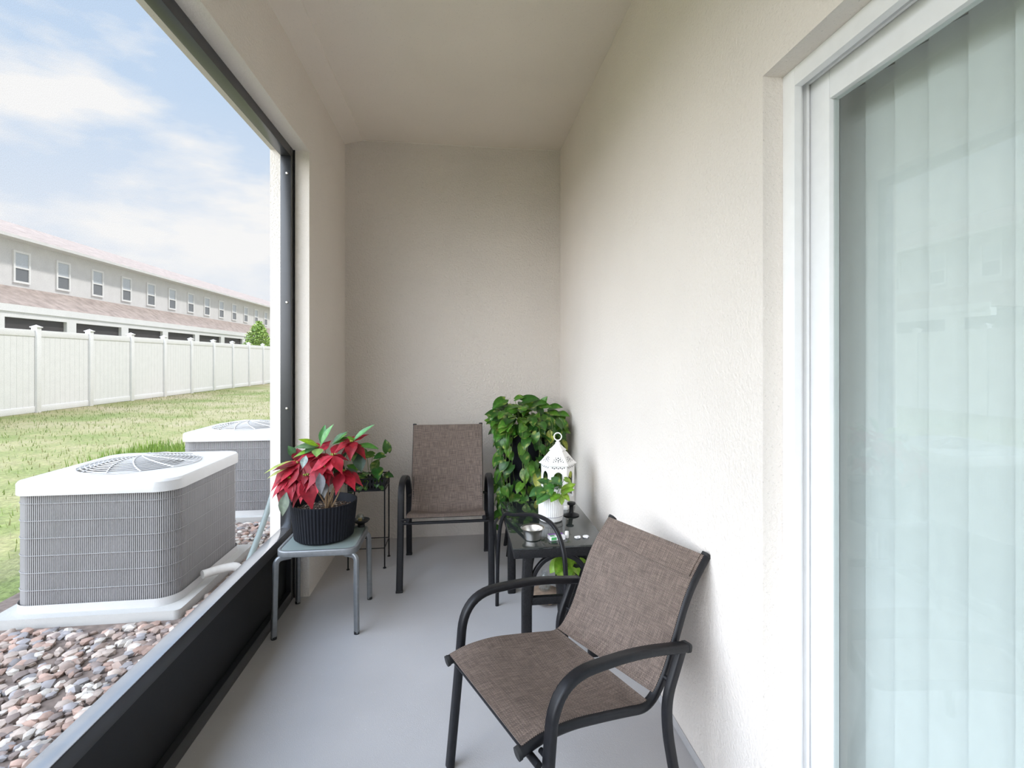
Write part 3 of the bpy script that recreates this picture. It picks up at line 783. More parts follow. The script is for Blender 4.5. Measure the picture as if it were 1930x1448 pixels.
# ------------------------------------------------------------------ black resin-wicker end table with smoked glass
TX0, TX1, TY0, TY1, TZ = .228, .640, 2.135, 2.835, .500
et = empty('end_table', ((TX0+TX1)/2, (TY0+TY1)/2, 0))
tag(et, 'black wicker end table with smoked glass top holding the lantern and white pot', 'table')
ew, eh = (TX1-TX0)/2, (TY1-TY0)/2
t = MB()
for a, b in (((-ew, -eh), (ew, -eh)), ((-ew, eh), (ew, eh)), ((-ew, -eh), (-ew, eh)), ((ew, -eh), (ew, eh))):
    lo = V((min(a[0], b[0])-.0, min(a[1], b[1]), .448)); hi = V((max(a[0], b[0]), max(a[1], b[1]), .488))
    if a[1] == b[1]: s = -1 if a[1] > 0 else 1; t.box((lo.x, min(a[1], a[1]+s*.03), lo.z), (hi.x, max(a[1], a[1]+s*.03), hi.z), .006)
    else: s = -1 if a[0] > 0 else 1; t.box((min(a[0], a[0]+s*.03), lo.y+.03, lo.z), (max(a[0], a[0]+s*.03), hi.y-.03, hi.z), .006)
t.build('apron', 'wicker', et)
g = MB(); g.box((-ew-.004, -eh-.004, .4885), (ew+.004, eh+.004, .4965), .0015); g.build('glass_top', 'glass_smoke', et)
for sx in (-1, 1):
    for sy in (-1, 1):
        x, y = sx*(ew-.058), sy*(eh-.030)
        P = fillet([V((x, y, 0)), V((x, y, .30)), V((x-sx*.006, y, .448))], .1, 6)
        t = MB(); t.sweep(P, rrect(.022, .022, .010), normal=(0, 1, 0)); lg = t.build('leg', 'wicker', et)
        # curved corner bracket
        P = catmull([(x-sx*.018, y, .27), (x-sx*.03, y, .36), (x-sx*.07, y, .42), (x-sx*.13, y, .452)], 6)
        t = MB(); t.sweep(P, rrect(.010, .012, .005), normal=(0, 1, 0)); t.build('bracket', 'black_metal', lg)
for sy in (-1, 1):
    t = MB(); t.box((-ew+.076, sy*(eh-.030)-.013, .238), (ew-.076, sy*(eh-.030)+.013, .272), .005); t.build('stretcher', 'wicker', et)
# pair of bowed braces crossing under the top
for s in (-1, 1):
    P = catmull([(-ew+.07, s*(eh-.03), .33), (-.09, s*.12, .37), (0, s*.02, .385), (.09, s*.12, .37), (ew-.07, s*(eh-.03), .33)], 8)
    t = MB(); t.sweep(P, rrect(.010, .008, .004)); t.build('brace', 'black_metal', et)

# hoop of bent tube over the table's corner
hp = empty('tube_frame', (.308, 2.325, 0))
tag(hp, 'bent black steel tube hoop standing over the front corner of the glass topped wicker table', 'frame')
A = V((.194-.308, 2.659-2.325, .0)); Bq = V((.424-.308, 1.995-2.325, .0))
u = (Bq-A)
P = catmull([A+u*q+V((0, 0, z)) for q, z in ((0, 0), (.015, .25), (.06, .43), (.15, .51), (.30, .538), (.62, .598), (.85, .600), (.965, .53), (1.0, .40), (1.0, .20), (1.0, 0))], 7)
t = MB(); t.sweep(P, rrect(.0085, .0095, .0075), normal=V((-u.y, u.x, 0))); t.build('hoop', 'black_metal', hp)
P = fillet([A+u*.02+V((-.006, .0, .46)), A+V((-.004, .12, .40)), V((.232-.308, 3.20-2.325, .0))], .08, 6)
t = MB(); t.sweep(P, circ(.008, 12)); t.build('rear_leg', 'black_metal', hp)

GZ = .4968
# lantern
ln = empty('lantern', (.535, 2.735, GZ), math.radians(-9))
tag(ln, 'white pierced metal lantern with ring handle on the wicker table', 'lantern')
def hexring(r, z, n=6, off=0): return [V((r*math.cos(2*PI*i/n+off), r*math.sin(2*PI*i/n+off), z)) for i in range(n)]
def hexloft(mb, prof, n=6, off=0):
    for (r0, z0), (r1, z1) in zip(prof, prof[1:]):
        a = hexring(r0, z0, n, off); b = hexring(r1, z1, n, off)
        mb.add(a+b, [(i, (i+1) % n, n+(i+1) % n, n+i) for i in range(n)], smooth=False)
    a = hexring(prof[0][0], prof[0][1], n, off); b = hexring(prof[-1][0], prof[-1][1], n, off)
    mb.add(a, [tuple(reversed(range(n)))], smooth=False); mb.add(b, [tuple(range(n))], smooth=False)
RB = .091
p = MB(); hexloft(p, [(RB+.006, 0), (RB+.006, .012), (RB, .018), (RB, .026)]); p.build('base', 'white_metal', ln)
wl = MB()
zz0, zz1 = .026, .233
def panel(i):
    """one wall of the lantern: a frame with an arched opening, 2.5 mm thick"""
    a, b = hexring(RB, 0)[i], hexring(RB, 0)[(i+1) % 6]
    d = (b-a); out = V((a.x+b.x, a.y+b.y, 0)).normalized()
    def P(u, z): return a+d*u+V((0, 0, z))
    def prism(q):
        q = [P(*x) for x in q]; k = len(q); q2 = [x-out*.0025 for x in q]
        wl.add(q+q2, [tuple(range(k)), tuple(reversed(range(k, 2*k)))]+[(j, j+k, (j+1) % k+k, (j+1) % k) for j in range(k)], smooth=False)
    prism([(0, zz0), (.2, zz0), (.2, zz1), (0, zz1)]); prism([(.8, zz0), (1, zz0), (1, zz1), (.8, zz1)]); prism([(.2, zz0), (.8, zz0), (.8, zz0+.03), (.2, zz0+.03)])
    n = 8; sp = .160
    for k in range(n):
        t0, t1 = PI-PI*k/n, PI-PI*(k+1)/n
        p0 = (.5+.3*math.cos(t0), sp+.038*math.sin(t0)); p1 = (.5+.3*math.cos(t1), sp+.038*math.sin(t1))
        prism([p0, p1, (p1[0], zz1), (p0[0], zz1)])
for i in range(6): panel(i)
wl.build('wall_panels', 'white_metal', ln)
hl = MB()
rf = MB(); hexloft(rf, [(RB+.002, .231), (RB+.012, .233), (RB+.012, .238), (RB+.001, .246), (.066, .276), (.047, .298), (.040, .303), (.047, .305), (.047, .309), (.030, .322), (.018, .335), (.012, .340)])
# piercings shown as dark cut-outs set in the roof faces
for i in range(6):
    a0 = (i+.5)*PI/3
    def fp(u, v):   # on the face between radius .09 (v=0) and .066 (v=1)
        r = (RB+.001)*(1-v)+.066*v; z = .246*(1-v)+.276*v
        c = V((math.cos(a0), math.sin(a0), 0)); sd = V((-math.sin(a0), math.cos(a0), 0))
        return c*(r*math.cos(PI/6)+.0007)+sd*u+V((0, 0, z+.0004))
    for (u, v, sx, sv) in ((0, .80, .0042, .15), (.010, .58, .0045, .12), (-.010, .58, .0045, .12), (0, .40, .0050, .13), (.013, .84, .0030, .09), (-.013, .84, .0030, .09), (.014, .30, .0042, .10), (-.014, .30, .0042, .10), (0, .12, .0035, .08), (.026, .20, .0038, .09), (-.026, .20, .0038, .09), (.022, .52, .0032, .08), (-.022, .52, .0032, .08)):
        hl.add([fp(u-sx, v), fp(u, v-sv), fp(u+sx, v), fp(u, v+sv)], [(0, 1, 2, 3)], smooth=False)
    for k in range(-3, 4):
        c = V((math.cos(a0), math.sin(a0), 0)); sd = V((-math.sin(a0), math.cos(a0), 0)); r = RB*math.cos(PI/6)+.0006
        q = c*r+sd*(k*.0105)+V((0, 0, .218+(.004 if k % 2 else 0)))
        hl.add([q-sd*.0036, q-V((0, 0, .0045)), q+sd*.0036, q+V((0, 0, .0045))], [(0, 1, 2, 3)], smooth=False)
rf.second = (len(rf.f), 'dark_rubber'); rf.add(hl.v, hl.f, smooth=False); rf.build('roof', 'white_metal', ln)
p = MB(); p.lathe([(.0001, .337), (.012, .338), (.016, .343), (.011, .348), (.007, .351), (.009, .354), (.006, .358), (.0001, .359)], n=24); p.build('finial', 'white_metal', ln)
p = MB(); p.sweep([V((.0205*math.cos(2*PI*i/36), 0, .3785+.0205*math.sin(2*PI*i/36))) for i in range(36)], circ(.0033, 10), normal=(0, 1, 0), closed=True)
rg = p.build('ring_handle', 'white_metal', ln); rg.rotation_euler = (0, 0, math.radians(-6))
p = MB(); p.lathe([(.0001, .027), (.030, .027), (.030, .085), (.0001, .086)], n=28); p.build('candle', 'white_cer', ln)

# white ribbed pot with pothos cuttings
wp = empty('potted_pothos', (.452, 2.49, GZ))
tag(wp, 'small pothos in a white ribbed ceramic pot in front of the lantern', 'plant')
def wr(i, j, r): return r*(1.0 if i % 4 else .965) if 4 <= j <= 5 else r
p = MB(); p.lathe([(.0001, 0), (.050, 0), (.058, .006), (.062, .026), (.0625, .030), (.0640, .118), (.0645, .122), (.0595, .122), (.058, .105), (.0001, .104)], n=144, rib=wr)
p.build('pot', 'white_cer', wp, angle=20)
p = MB(); p.sweep([V((.0622*math.cos(2*PI*i/48), .0622*math.sin(2*PI*i/48), .028)) for i in range(48)], circ(.0016, 6), normal=(0, 0, 1), closed=True); p.build('band', 'groove', wp)
p = MB(); p.lathe([(.0585, .107), (.03, .111), (.0001, .112)], n=30, col=(.05, .035, .025)); p.build('soil', 'soil', wp)
fl = MB(); vn = MB()
for b, d, sz, c in (((.0, -.01, .185), (.05, -.07, .0), .085, (.07, .17, .06)), ((-.02, -.02, .165), (.01, -.09, -.04), .085, (.07, .22, .04)), ((-.05, -.02, .15), (-.04, -.08, -.03), .085, (.06, .19, .035)),
                    ((-.05, -.03, .145), (-.09, -.04, -.02), .09, (.06, .17, .05)), ((-.03, -.05, .13), (-.07, -.06, -.035), .095, (.07, .20, .05)), ((.02, -.05, .125), (-.05, -.07, -.02), .075, (.16, .36, .03)),
                    ((.05, -.03, .12), (.05, -.06, .05), .09, (.20, .40, .03)), ((.06, -.02, .125), (.06, -.02, .06), .085, (.26, .44, .04)), ((.07, .0, .185), (.05, -.02, -.02), .05, (.22, .38, .05)),
                    ((.04, -.06, .115), (.0, -.04, -.05), .05, (.26, .42, .06)), ((.05, -.05, .12), (.05, -.05, -.03), .055, (.28, .44, .05)), ((-.01, .02, .16), (-.07, .04, .03), .075, (.04, .12, .03)), ((.01, -.03, .15), (.01, -.07, .02), .06, (.03, .08, .03))):
    b = V(b); b = b+V((0, 0, .018)); sz *= .88; heart_leaf(fl, b, d, V((0, -.55, .85)), sz, tuple(x*.75 for x in c), .12, droop=.5)
    tube(vn, [V((b.x*.3, b.y*.3, .105)), V((b.x*.75, b.y*.6, b.z*.85)), b], .0018)
fl.build('foliage', 'leaf', wp); vn.build('vines', 'vine', wp)

# black candlestick, steel bowl, small packet, lighter, scraps
o = MB(); o.lathe([(.0001, 0), (.040, 0), (.041, .003), (.030, .008), (.013, .014), (.011, .020), (.011, .048), (.013, .052), (.021, .056), (.022, .063), (.019, .067), (.0001, .069)], n=32)
cs = o.build('candlestick', 'black_metal', origin=(0, 0, 0)); cs.location = (.570, 2.55, GZ)
tag(cs, 'short black candlestick with a flared base beside the white ribbed pot', 'candlestick')
o = MB(); o.lathe([(.0001, 0), (.031, 0), (.036, .004), (.0415, .030), (.0455, .044), (.053, .0505), (.0545, .0525), (.053, .0535), (.046, .049), (.0405, .033), (.034, .006), (.0001, .004)], n=48)
bw = o.build('bowl', 'steel'); bw.location = (.322, 2.232, GZ); tag(bw, 'small stainless steel bowl with a flat rim on the glass table', 'bowl')
pk = empty('gum_packet', (.428, 2.222, GZ), math.radians(8))
tag(pk, 'small flat packet printed white, green and purple beside the steel bowl', 'packet')
p = MB(); p.box((-.036, -.022, 0), (.036, .022, .018), .003); p.build('carton', 'white_print', pk)
p = MB(); p.box((-.030, -.0226, .003), (-.006, -.0216, .0155)); p.build('green_patch', 'green_print', pk)
p = MB(); p.box((-.034, .002, .0178), (.034, .021, .0186)); p.build('purple_patch', 'purple', pk)
p = MB(); p.box((-.032, -.019, .0178), (-.012, -.001, .0185)); p.build('green_patch', 'green_print', pk)
lt = MB(); lt.lathe([(.0001, 0), (.009, 0), (.0095, .006), (.0095, .02), (.008, .028), (.0001, .03)], n=20); q = lt.build('bottle_cap', 'white_cer'); q.location = (.478, 2.232, GZ)
tag(q, 'small white plastic cap beside the printed packet', 'cap')
for i, (x, y, lb) in enumerate(((.525, 2.215, 'left of two small crumpled clear scraps at the glass table edge'), (.562, 2.22, 'right of two small crumpled clear scraps at the glass table edge'))):
    s = MB(); s.blob((0, 0, .005), (.014, .010, .006), seed=30+i, jit=.7); q = s.build('wrapper', 'white_print'); q.location = (x, y, GZ); tag(q, lb, 'wrapper', 'scraps on the glass table')

# under the table: dark basket with a pale plant, flat tan stone, clear jug
bp = empty('basket_planter', (.575, 2.50, 0))
tag(bp, 'black woven basket planter with lime green leaves under the wicker table', 'plant')
p = MB(); p.lathe([(.0001, .0), (.075, 0), (.085, .02), (.105, .30), (.107, .305), (.098, .305), (.095, .26), (.0001, .26)], n=40); p.build('basket', 'wicker', bp)
fl = MB(); vn = MB()
for b, d, sz in (((-.07, -.06, .31), (-.06, -.08, -.03), .085), ((-.05, -.08, .30), (-.02, -.08, -.06), .08), ((-.03, -.07, .31), (.03, -.09, -.04), .08), ((-.09, -.04, .30), (-.07, -.03, -.06), .075), ((.01, -.07, .31), (.05, -.07, -.05), .075), ((-.04, -.05, .32), (.0, -.09, .0), .075), ((-.08, -.07, .28), (-.02, -.05, -.08), .07), ((-.02, -.09, .28), (.02, -.04, -.08), .07)):
    heart_leaf(fl, b, d, V((0, -.6, .8)), sz, R.choice([(.24, .42, .04), (.18, .36, .03), (.30, .46, .06)]), .1); b = V(b)
    tube(vn, [V((b.x*.3, b.y*.3, .25)), V((b.x*.7, b.y*.7, b.z)), b], .002)
fl.build('foliage', 'leaf', bp); vn.build('vines', 'vine', bp)
st = MB(); st.blob((0, 0, .028), (.105, .075, .028), seed=4, jit=.22, sub=3); q = st.build('flagstone', 'stone'); q.location = (.46, 2.70, 0)
tag(q, 'flat tan stone lying on the grey floor beneath the wicker table', 'stone')
jg = MB(); jg.lathe([(.0001, .0), (.030, 0), (.033, .01), (.033, .06), (.018, .08), (.016, .10), (.014, .10), (.015, .078), (.030, .058), (.030, .012), (.0001, .004)], n=28)
q = jg.build('glass_jar', 'glass_clear'); q.location = (.455, 2.70, .054); tag(q, 'clear glass jar standing on the tan stone under the wicker table', 'jar')

# ------------------------------------------------------------------ outdoors
GZO = -.10
def ground_z(x, y):
    return GZO + .14*max(0, min(1, (abs(x)-4)/6))
gm = MB(); xs = [-1.024, -2.6, -3.2, -4, -5, -6, -7, -8, -9, -10, -12, -16, -24, -45]; ys = [-20, -12, -6, 0, 3, 6, 9, 12, 16, 20, 26, 34, 44, 60, 80]
vs = [V((x, y, ground_z(x, y))) for x in xs for y in ys]; k = len(ys)
gm.add(vs, [(i*k+j, i*k+j+1, (i+1)*k+j+1, (i+1)*k+j) for i in range(len(xs)-1) for j in range(k-1)])
o_ = [V((x, y, GZO)) for x in (-1.024, 8) for y in (-20, -2.3)]
gm.add(o_, [(0, 1, 3, 2)])
gm.build('lawn', 'lawn', kind='structure')
gr = MB()
for i in range(9000):
    x = -R.uniform(2.7, 9.8); y = R.uniform(1.5, 22)
    if -2.75 < x and y < 6.5: continue
    z = ground_z(x, y); h = R.uniform(.03, .08); a = R.random()*6.3; w = .006
    c = R.choice([(.15, .22, .05), (.21, .24, .08), (.27, .26, .12), (.17, .24, .05)])
    s = V((math.cos(a), math.sin(a), 0)); b = V((x, y, z-.005)); tpp = b+V((R.uniform(-.02, .02), R.uniform(-.02, .02), h))
    gr.add([b-s*w, b+s*w, b.lerp(tpp, .6)+s*w*.6, tpp, b.lerp(tpp, .6)-s*w*.6], [(0, 1, 2, 3, 4)], col=c)
for i in range(4200):     # lusher tuft beyond the far condenser
    x = -R.uniform(2.3, 4.6); y = R.uniform(6.6, 8.2); z = ground_z(x, y); h = R.uniform(.10, .26); a = R.random()*6.3; w = .008
    c = R.choice([(.17, .28, .04), (.24, .34, .06), (.13, .22, .03)])
    s = V((math.cos(a), math.sin(a), 0)); b = V((x, y, z-.005)); tpp = b+V((R.uniform(-.06, .06), R.uniform(-.06, .06), h))
    gr.add([b-s*w, b+s*w, b.lerp(tpp, .6)+s*w*.7, tpp, b.lerp(tpp, .6)-s*w*.7], [(0, 1, 2, 3, 4)], col=c)
o = gr.build('grass', 'leaf'); tag(o, 'grass blades growing across the yard toward the white fence', 'grass', kind='stuff')

# river pebbles round the condensers
bed = MB(); bed.box((-2.62, 1.2, GZO-.06), (XO, 6.4, GZO+.004)); bed.build('gravel_base', 'soil_bed', kind='structure')
pb = MB()
PCOL = [(.30, .22, .18), (.42, .34, .29), (.22, .17, .15), (.50, .45, .40), (.36, .24, .19), (.26, .24, .24)]
def peb(x, y, i):
    s = R.uniform(.016, .036); c = R.choice(PCOL); f = R.uniform(.8, 1.2)
    pb.blob((x, y, GZO+.004+s*.35), (s, s*R.uniform(.6, .95), s*.55), col=tuple(q*f for q in c), seed=i, sub=1, jit=.25)
for i in range(1500): peb(R.uniform(-1.46, -1.05), R.uniform(2.6, 5.2), i)
for i in range(700): peb(R.uniform(-2.5, -1.5), R.uniform(3.93, 4.52), 5000+i)
for i in range(1900): peb(R.uniform(-2.55, -1.05), R.uniform(1.5, 2.88), 9000+i)
o = pb.build('river_pebbles', 'pebble'); tag(o, 'brown river pebbles covering the ground around the condensers', 'pebbles', kind='stuff')

def condenser(x0, x1, y0, y1, h, label):
    e = empty('air_conditioner', ((x0+x1)/2, (y0+y1)/2, GZO)); tag(e, label, 'air conditioner', 'air conditioner condensers')
    hx, hy = (x1-x0)/2, (y1-y0)/2
    p = MB(); rg0 = rr_ring(hx+.06, hy+.06, .03); n = len(rg0)
    p.add([q+V((0, 0, 0)) for q in rg0]+[q+V((0, 0, .055)) for q in rg0], [tuple(range(n, 2*n))]+[(i, (i+1) % n, (i+1) % n+n, i+n) for i in range(n)], smooth=False); p.build('pad', 'concrete', e)
    zb, zt = .055, h
    c = MB(); rg = rr_ring(hx-.02, hy-.02, .09); n = len(rg)
    c.add([q+V((0, 0, zb+.03)) for q in rg]+[q+V((0, 0, zt-.06)) for q in rg], [(i, (i+1) % n, (i+1) % n+n, i+n) for i in range(n)]); c.build('coil', 'fins', e)
    # louvred guard: vertical bars right round, and horizontal wires
    gd = MB(); per = []
    ring = rr_ring(hx-.006, hy-.006, .10, 10)
    d = [0]
    for i in range(len(ring)): d.append(d[-1]+(ring[(i+1) % len(ring)]-ring[i]).length)
    nb = 320
    for b in range(nb):
        s = d[-1]*b/nb
        for i in range(len(ring)):
            if d[i] <= s < d[i+1]:
                q = ring[i].lerp(ring[(i+1) % len(ring)], (s-d[i])/(d[i+1]-d[i])); break
        gd.box((q.x-.0028, q.y-.0028, zb+.03), (q.x+.0028, q.y+.0028, zt-.06))
    gd.build('louvre_guard', 'ac_slat', e)
    wr_ = MB(); ring2 = rr_ring(hx, hy, .105, 8)
    for k in range(6): wr_.sweep([q+V((0, 0, zb+.12+k*.092)) for q in ring2], circ(.0017, 6), normal=(0, 0, 1), closed=True)
    wr_.build('guard_wires', 'ac_slat', e)
    tp_ = MB(); ro = rr_ring(hx+.012, hy+.012, .11); n = len(ro); ri = [V((q.x*.0+math.cos(math.atan2(q.y, q.x))*.31, math.sin(math.atan2(q.y, q.x))*.31, 0)) for q in ro]
    prof = [[q+V((0, 0, zt-.075)) for q in ro], [q+V((0, 0, zt-.02)) for q in ro], [q*.985+V((0, 0, zt-.008)) for q in ro], [q+V((0, 0, zt+.004)) for q in ri], [q*.985+V((0, 0, zt-.03)) for q in ri]]
    vs = [q for r_ in prof for q in r_]
    tp_.add(vs, [(k*n+i, k*n+(i+1) % n, (k+1)*n+(i+1) % n, (k+1)*n+i) for k in range(4) for i in range(n)])
    tp_.build('top_cover', 'ac_shell', e, angle=30)
    bs = MB(); rb = rr_ring(hx+.006, hy+.006, .105); bs.add([q+V((0, 0, zb)) for q in rb]+[q+V((0, 0, zb+.045)) for q in rb], [(i, (i+1) % n, (i+1) % n+n, i+n) for i in range(n)]); bs.build('base_pan', 'ac_shell', e)
    gl_ = MB()
    for k in range(1, 16):
        r_ = .31*k/15; zd = zt+.045*(1-(k/15)**2)+.004
        gl_.sweep([V((r_*math.cos(2*PI*i/40), r_*math.sin(2*PI*i/40), zd)) for i in range(40)], circ(.003, 5), normal=(0, 0, 1), closed=True)
    for k in range(12):
        a = 2*PI*k/12
        gl_.sweep([V((.31*t*math.cos(a+.5*t), .31*t*math.sin(a+.5*t), zt+.045*(1-t*t)+.007)) for t in [i/8 for i in range(9)]], circ(.004, 6))
    gl_.build('fan_grille', 'ac_shell', e)
    fd = MB(); fd.lathe([(.0001, zt-.05), (.30, zt-.05)], n=32); fd.build('fan_deck', 'fins', e)
    return e
condenser(-2.36, -1.555, 2.98, 3.84, .755, 'large grey condenser unit nearest the screen, cut by the rail')
condenser(-2.36, -1.555, 4.62, 5.44, .775, 'large grey condenser unit standing farther back, with its fan grille showing')

t = MB(); t.sweep(fillet([V((-1.15, 3.33, .50)), V((-1.16, 3.18, .33)), V((-1.16, 2.92, .15)), V((-1.19, 2.70, -.02)), V((-1.2, 2.5, -.10))], .1, 6), circ(.0165, 14)); q = t.build('conduit', 'plastic_grey')
tag(q, 'grey green flexible conduit rising beside the outer wall', 'conduit')
t = MB(); t.sweep(fillet([V((-1.52, 3.22, .02)), V((-1.45, 3.30, .02)), V((-1.36, 3.34, .02)), V((-1.36, 3.34, -.14))], .05, 7), circ(.025, 16)); q = t.build('insulated_pipe', 'insul')
tag(q, 'white wrapped elbow pipe beside the near condenser', 'pipe')
t = MB(); t.sweep(fillet([V((-1.35, 2.8, -.03)), V((-1.3, 3.1, -.05)), V((-1.10, 3.5, -.07)), V((-1.06, 4.0, -.07))], .2, 8), circ(.011, 10)); q = t.build('cable', 'dark_rubber')
tag(q, 'dark cable lying on the pebbles along the outer wall', 'cable')

# white vinyl fence
FXX = -10.0
fe = empty('vinyl_fence', (FXX, 20, .03)); tag(fe, 'long white vinyl privacy fence with capped posts across the yard', 'fence')
y = 8.2; k = 0
ylist = []
while y < 36: ylist.append(y); y += 1.735
# phase so that posts stand at 23.8, 25.5, 27.25
off = 23.8-min(ylist, key=lambda q: abs(q-23.8))
ylist = [q+off for q in ylist]
for a in ylist:
    yy = a-20
    p = MB(); p.box((-.065, yy-.065, -.1), (.065, yy+.065, 2.03), .006); po = p.build('post', 'fence', fe)
    c = MB(); c.box((-.085, yy-.085, 2.03), (.085, yy+.085, 2.055), .004); c.add([(-.07, yy-.07, 2.055), (.07, yy-.07, 2.055), (.07, yy+.07, 2.055), (-.07, yy+.07, 2.055), (0, yy, 2.10)], [(0, 1, 4), (1, 2, 4), (2, 3, 4), (3, 0, 4)], smooth=False); c.build('post_cap', 'fence', po)
for a, b in zip(ylist, ylist[1:]):
    y0, y1 = a-20+.065, b-20-.065
    p = MB(); p.box((-.025, y0, 1.82), (.025, y1, 1.97), .005); p.box((-.025, y0, .02), (.025, y1, .16), .005)
    n = 10; w = (y1-y0)/n
    for i in range(n): p.box((-.011, y0+i*w+.002, .16), (.011, y0+(i+1)*w-.002, 1.82))
    p.build('panel', 'fence', fe)

# townhouse row
ho = empty('townhouse', (-15, 35, 0)); tag(ho, 'long two storey cream townhouse with brown roof beyond the white fence', 'house')
HY0, HY1 = -22, 27
p = MB(); p.box((-9, HY0, -.2), (0, HY1, 5.45)); p.build('wall', 'house', ho)
p = MB()
xa, za, xr, zr = .45, 5.42, -4.5, 7.3
vs = [(xa, HY0-.4, za), (xa, HY1+.4, za), (xr, HY1-4, zr), (xr, HY0+4, zr), (-9.45, HY0-.4, za), (-9.45, HY1+.4, za)]
p.add(vs, [(0, 1, 2, 3), (5, 4, 3, 2), (1, 5, 2), (4, 0, 3)], smooth=False); p.build('roof', 'roof', ho)
p = MB(); p.box((.0, HY0-.4, 5.32), (.47, HY1+.4, 5.42)); p.build('eave', 'house', ho)
p = MB(); vs = [(1.2, HY0, 3.0), (1.2, HY1, 3.0), (0, HY1, 3.78), (0, HY0, 3.78), (1.2, HY0, 2.9), (1.2, HY1, 2.9), (0, HY1, 2.9), (0, HY0, 2.9)]
p.add(vs, [(0, 1, 2, 3), (5, 4, 7, 6), (0, 4, 5, 1), (1, 5, 6, 2), (0, 3, 7, 4)], smooth=False); p.build('porch_roof', 'roof', ho)
p = MB(); p.box((1.2, HY0, 2.80), (1.24, HY1, 3.02)); p.box((1.0, HY0, 2.62), (1.2, HY1, 2.86)); p.build('fascia', 'house_trim', ho)
k = 0; y = HY0+1.2
while y < HY1-1:
    p = MB(); p.box((.98, y-.22, -.2), (1.2, y+.22, 2.62)); p.build('column', 'house_trim', ho)
    if y+2.9 < HY1:
        p = MB(); p.box((1.06, y+.22, .0), (1.09, y+2.68, 2.62)); p.build('screen_panel', 'dark_screen', ho)
    y += 2.9
y = HY0+.9+.06; 
while y < HY1-1:
    p = MB()
    for a, b in (((0, y-.34, 3.92), (.05, y-.27, 5.02)), ((0, y+.27, 3.92), (.05, y+.34, 5.02)), ((0, y-.27, 4.95), (.05, y+.27, 5.02)), ((0, y-.27, 3.92), (.05, y+.27, 3.99)), ((0, y-.27, 4.42), (.045, y+.27, 4.47))): p.box(a, b)
    w = p.build('window', 'house_trim', ho)
    q = MB(); q.box((.005, y-.27, 4.47), (.02, y+.27, 4.95)); q.build('upper_pane', 'pane_light', w)
    q = MB(); q.box((.005, y-.27, 3.99), (.02, y+.27, 4.42)); q.build('lower_pane', 'pane_dark', w)
    y += 1.83

# young tree beyond the fence
TT = V((-11.8, 31.6, .04))
te = empty('tree', TT); tag(te, 'small bright green tree behind the white fence', 'tree')
t = MB(); tube(t, [(0, 0, 0), (.03, 0, .9), (0, .03, 1.8), (.0, 0, 2.9)], .06, 10, .4)
for i in range(14):
    a = R.random()*6.3; z = R.uniform(1.2, 2.6); tube(t, [(0, 0, z), (.3*math.cos(a), .3*math.sin(a), z+.25), (.6*math.cos(a), .6*math.sin(a), z+.4)], .018, 6, .4)
t.build('trunk', 'stem', te)
fl = MB()
for i in range(3600):
    a = R.random()*2*PI; u = R.random(); z = 1.0+2.5*u; rm = 1.0*math.sin(PI*min(1, .18+u*.82))**.7*(1.05-.25*u)
    r = .80*rm*(R.random()**.4)*(1+.18*math.sin(3*a+5*u)); c = R.choice([(.28, .42, .08), (.36, .50, .12), (.20, .33, .07), (.42, .54, .15)])
    b = V((r*math.cos(a), r*math.sin(a), z)); d = V((R.uniform(-1, 1), R.uniform(-1, 1), R.uniform(-.9, .5))).normalized(); s = d.orthogonal().normalized(); ln_ = R.uniform(.09, .16)
    fl.add([b, b+d*ln_*.5+s*ln_*.32, b+d*ln_, b+d*ln_*.5-s*ln_*.32], [(0, 1, 2, 3)], col=c)
fl.build('foliage', 'leaf', te)

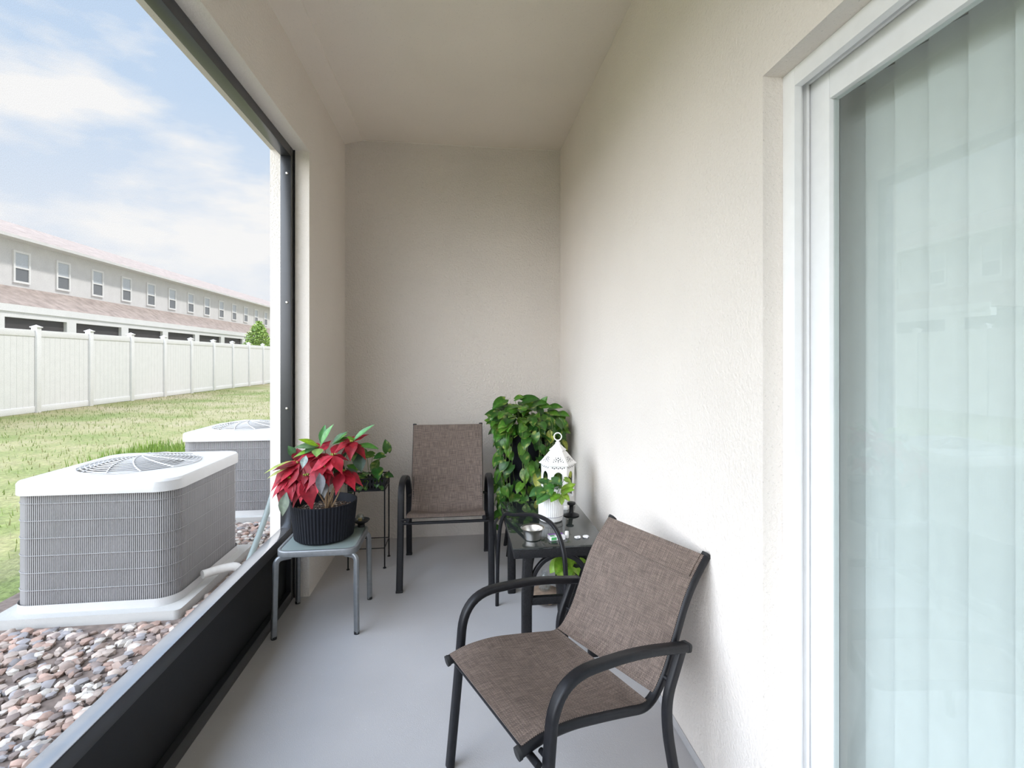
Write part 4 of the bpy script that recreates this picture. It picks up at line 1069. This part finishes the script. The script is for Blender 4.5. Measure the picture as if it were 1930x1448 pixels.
# ------------------------------------------------------------------ sky, sun, camera
w = bpy.data.worlds.new('sky'); S.world = w; w.use_nodes = True; nt = w.node_tree
bg = nt.nodes['Background']
tc = coords(nt, 'Generated')
sep = N(nt, 'ShaderNodeSeparateXYZ'); L(nt, tc, sep.inputs[0])
grad = ramp(nt, [(.0, (.92, .94, .97)), (.18, (.80, .87, .97)), (.40, (.60, .75, .95)), (1.0, (.42, .60, .90))], sep.outputs[2])
mp = N(nt, 'ShaderNodeMapping'); L(nt, tc, mp.inputs[0]); mp.inputs['Scale'].default_value = (2.2, 2.2, 6.0); mp.inputs['Location'].default_value = (.35, .1, .2)
cn = N(nt, 'ShaderNodeTexNoise', Scale=1.6, Detail=7.0, Roughness=.55); L(nt, mp.outputs[0], cn.inputs['Vector'])
cr = ramp(nt, [(.44, (0, 0, 0)), (.60, (1, 1, 1))], cn.outputs['Fac'])
skyc = mixc(nt, cr.outputs[0], grad.outputs[0], (1.0, 1.0, 1.0))
# broad bright sky lobe, added out of view behind the viewer to light the porch
dt = N(nt, 'ShaderNodeVectorMath', operation='DOT_PRODUCT'); L(nt, tc, dt.inputs[0]); dt.inputs[1].default_value = V((-.64, -.54, .58)).normalized()
lr = N(nt, 'ShaderNodeMapRange', interpolation_type='SMOOTHSTEP'); lr.inputs[1].default_value = .45; lr.inputs[2].default_value = 1.0; lr.inputs[3].default_value = 1.0; lr.inputs[4].default_value = 9.0
L(nt, dt.outputs['Value'], lr.inputs[0])
fin = N(nt, 'ShaderNodeVectorMath', operation='SCALE'); L(nt, skyc, fin.inputs[0]); L(nt, lr.outputs[0], fin.inputs['Scale'])
L(nt, fin.outputs[0], bg.inputs['Color']); bg.inputs['Strength'].default_value = .92

sd = bpy.data.lights.new('sun', 'SUN'); sd.energy = 3.0; sd.angle = math.radians(4); sd.color = (1, .98, .95)
so_ = bpy.data.objects.new('sun', sd); COL.objects.link(so_); so_.location = (5, 1, 9)
so_.rotation_euler = V((.48, .10, .87)).to_track_quat('Z', 'Y').to_euler()
F, CX, CY = 950.0, 990.0, 678.0
cam = bpy.data.cameras.new('camera'); co = bpy.data.objects.new('camera', cam); COL.objects.link(co)
cam.sensor_fit = 'HORIZONTAL'; cam.sensor_width = 36; cam.lens = 36*F/1930
cam.shift_x = -(CX-965)/1930; cam.shift_y = (CY-724)/1930
cam.clip_start = .02; cam.clip_end = 400
co.location = (0, 0, 1.3); co.rotation_euler = (PI/2, 0, -math.atan(123/950))
S.camera = co
S.view_settings.view_transform = 'Standard'; S.view_settings.look = 'None'; S.view_settings.exposure = .16; S.view_settings.gamma = 1; S.view_settings.use_curve_mapping = False
S.cycles.max_bounces = 14; S.cycles.diffuse_bounces = 8; S.cycles.transparent_max_bounces = 24; S.cycles.glossy_bounces = 4
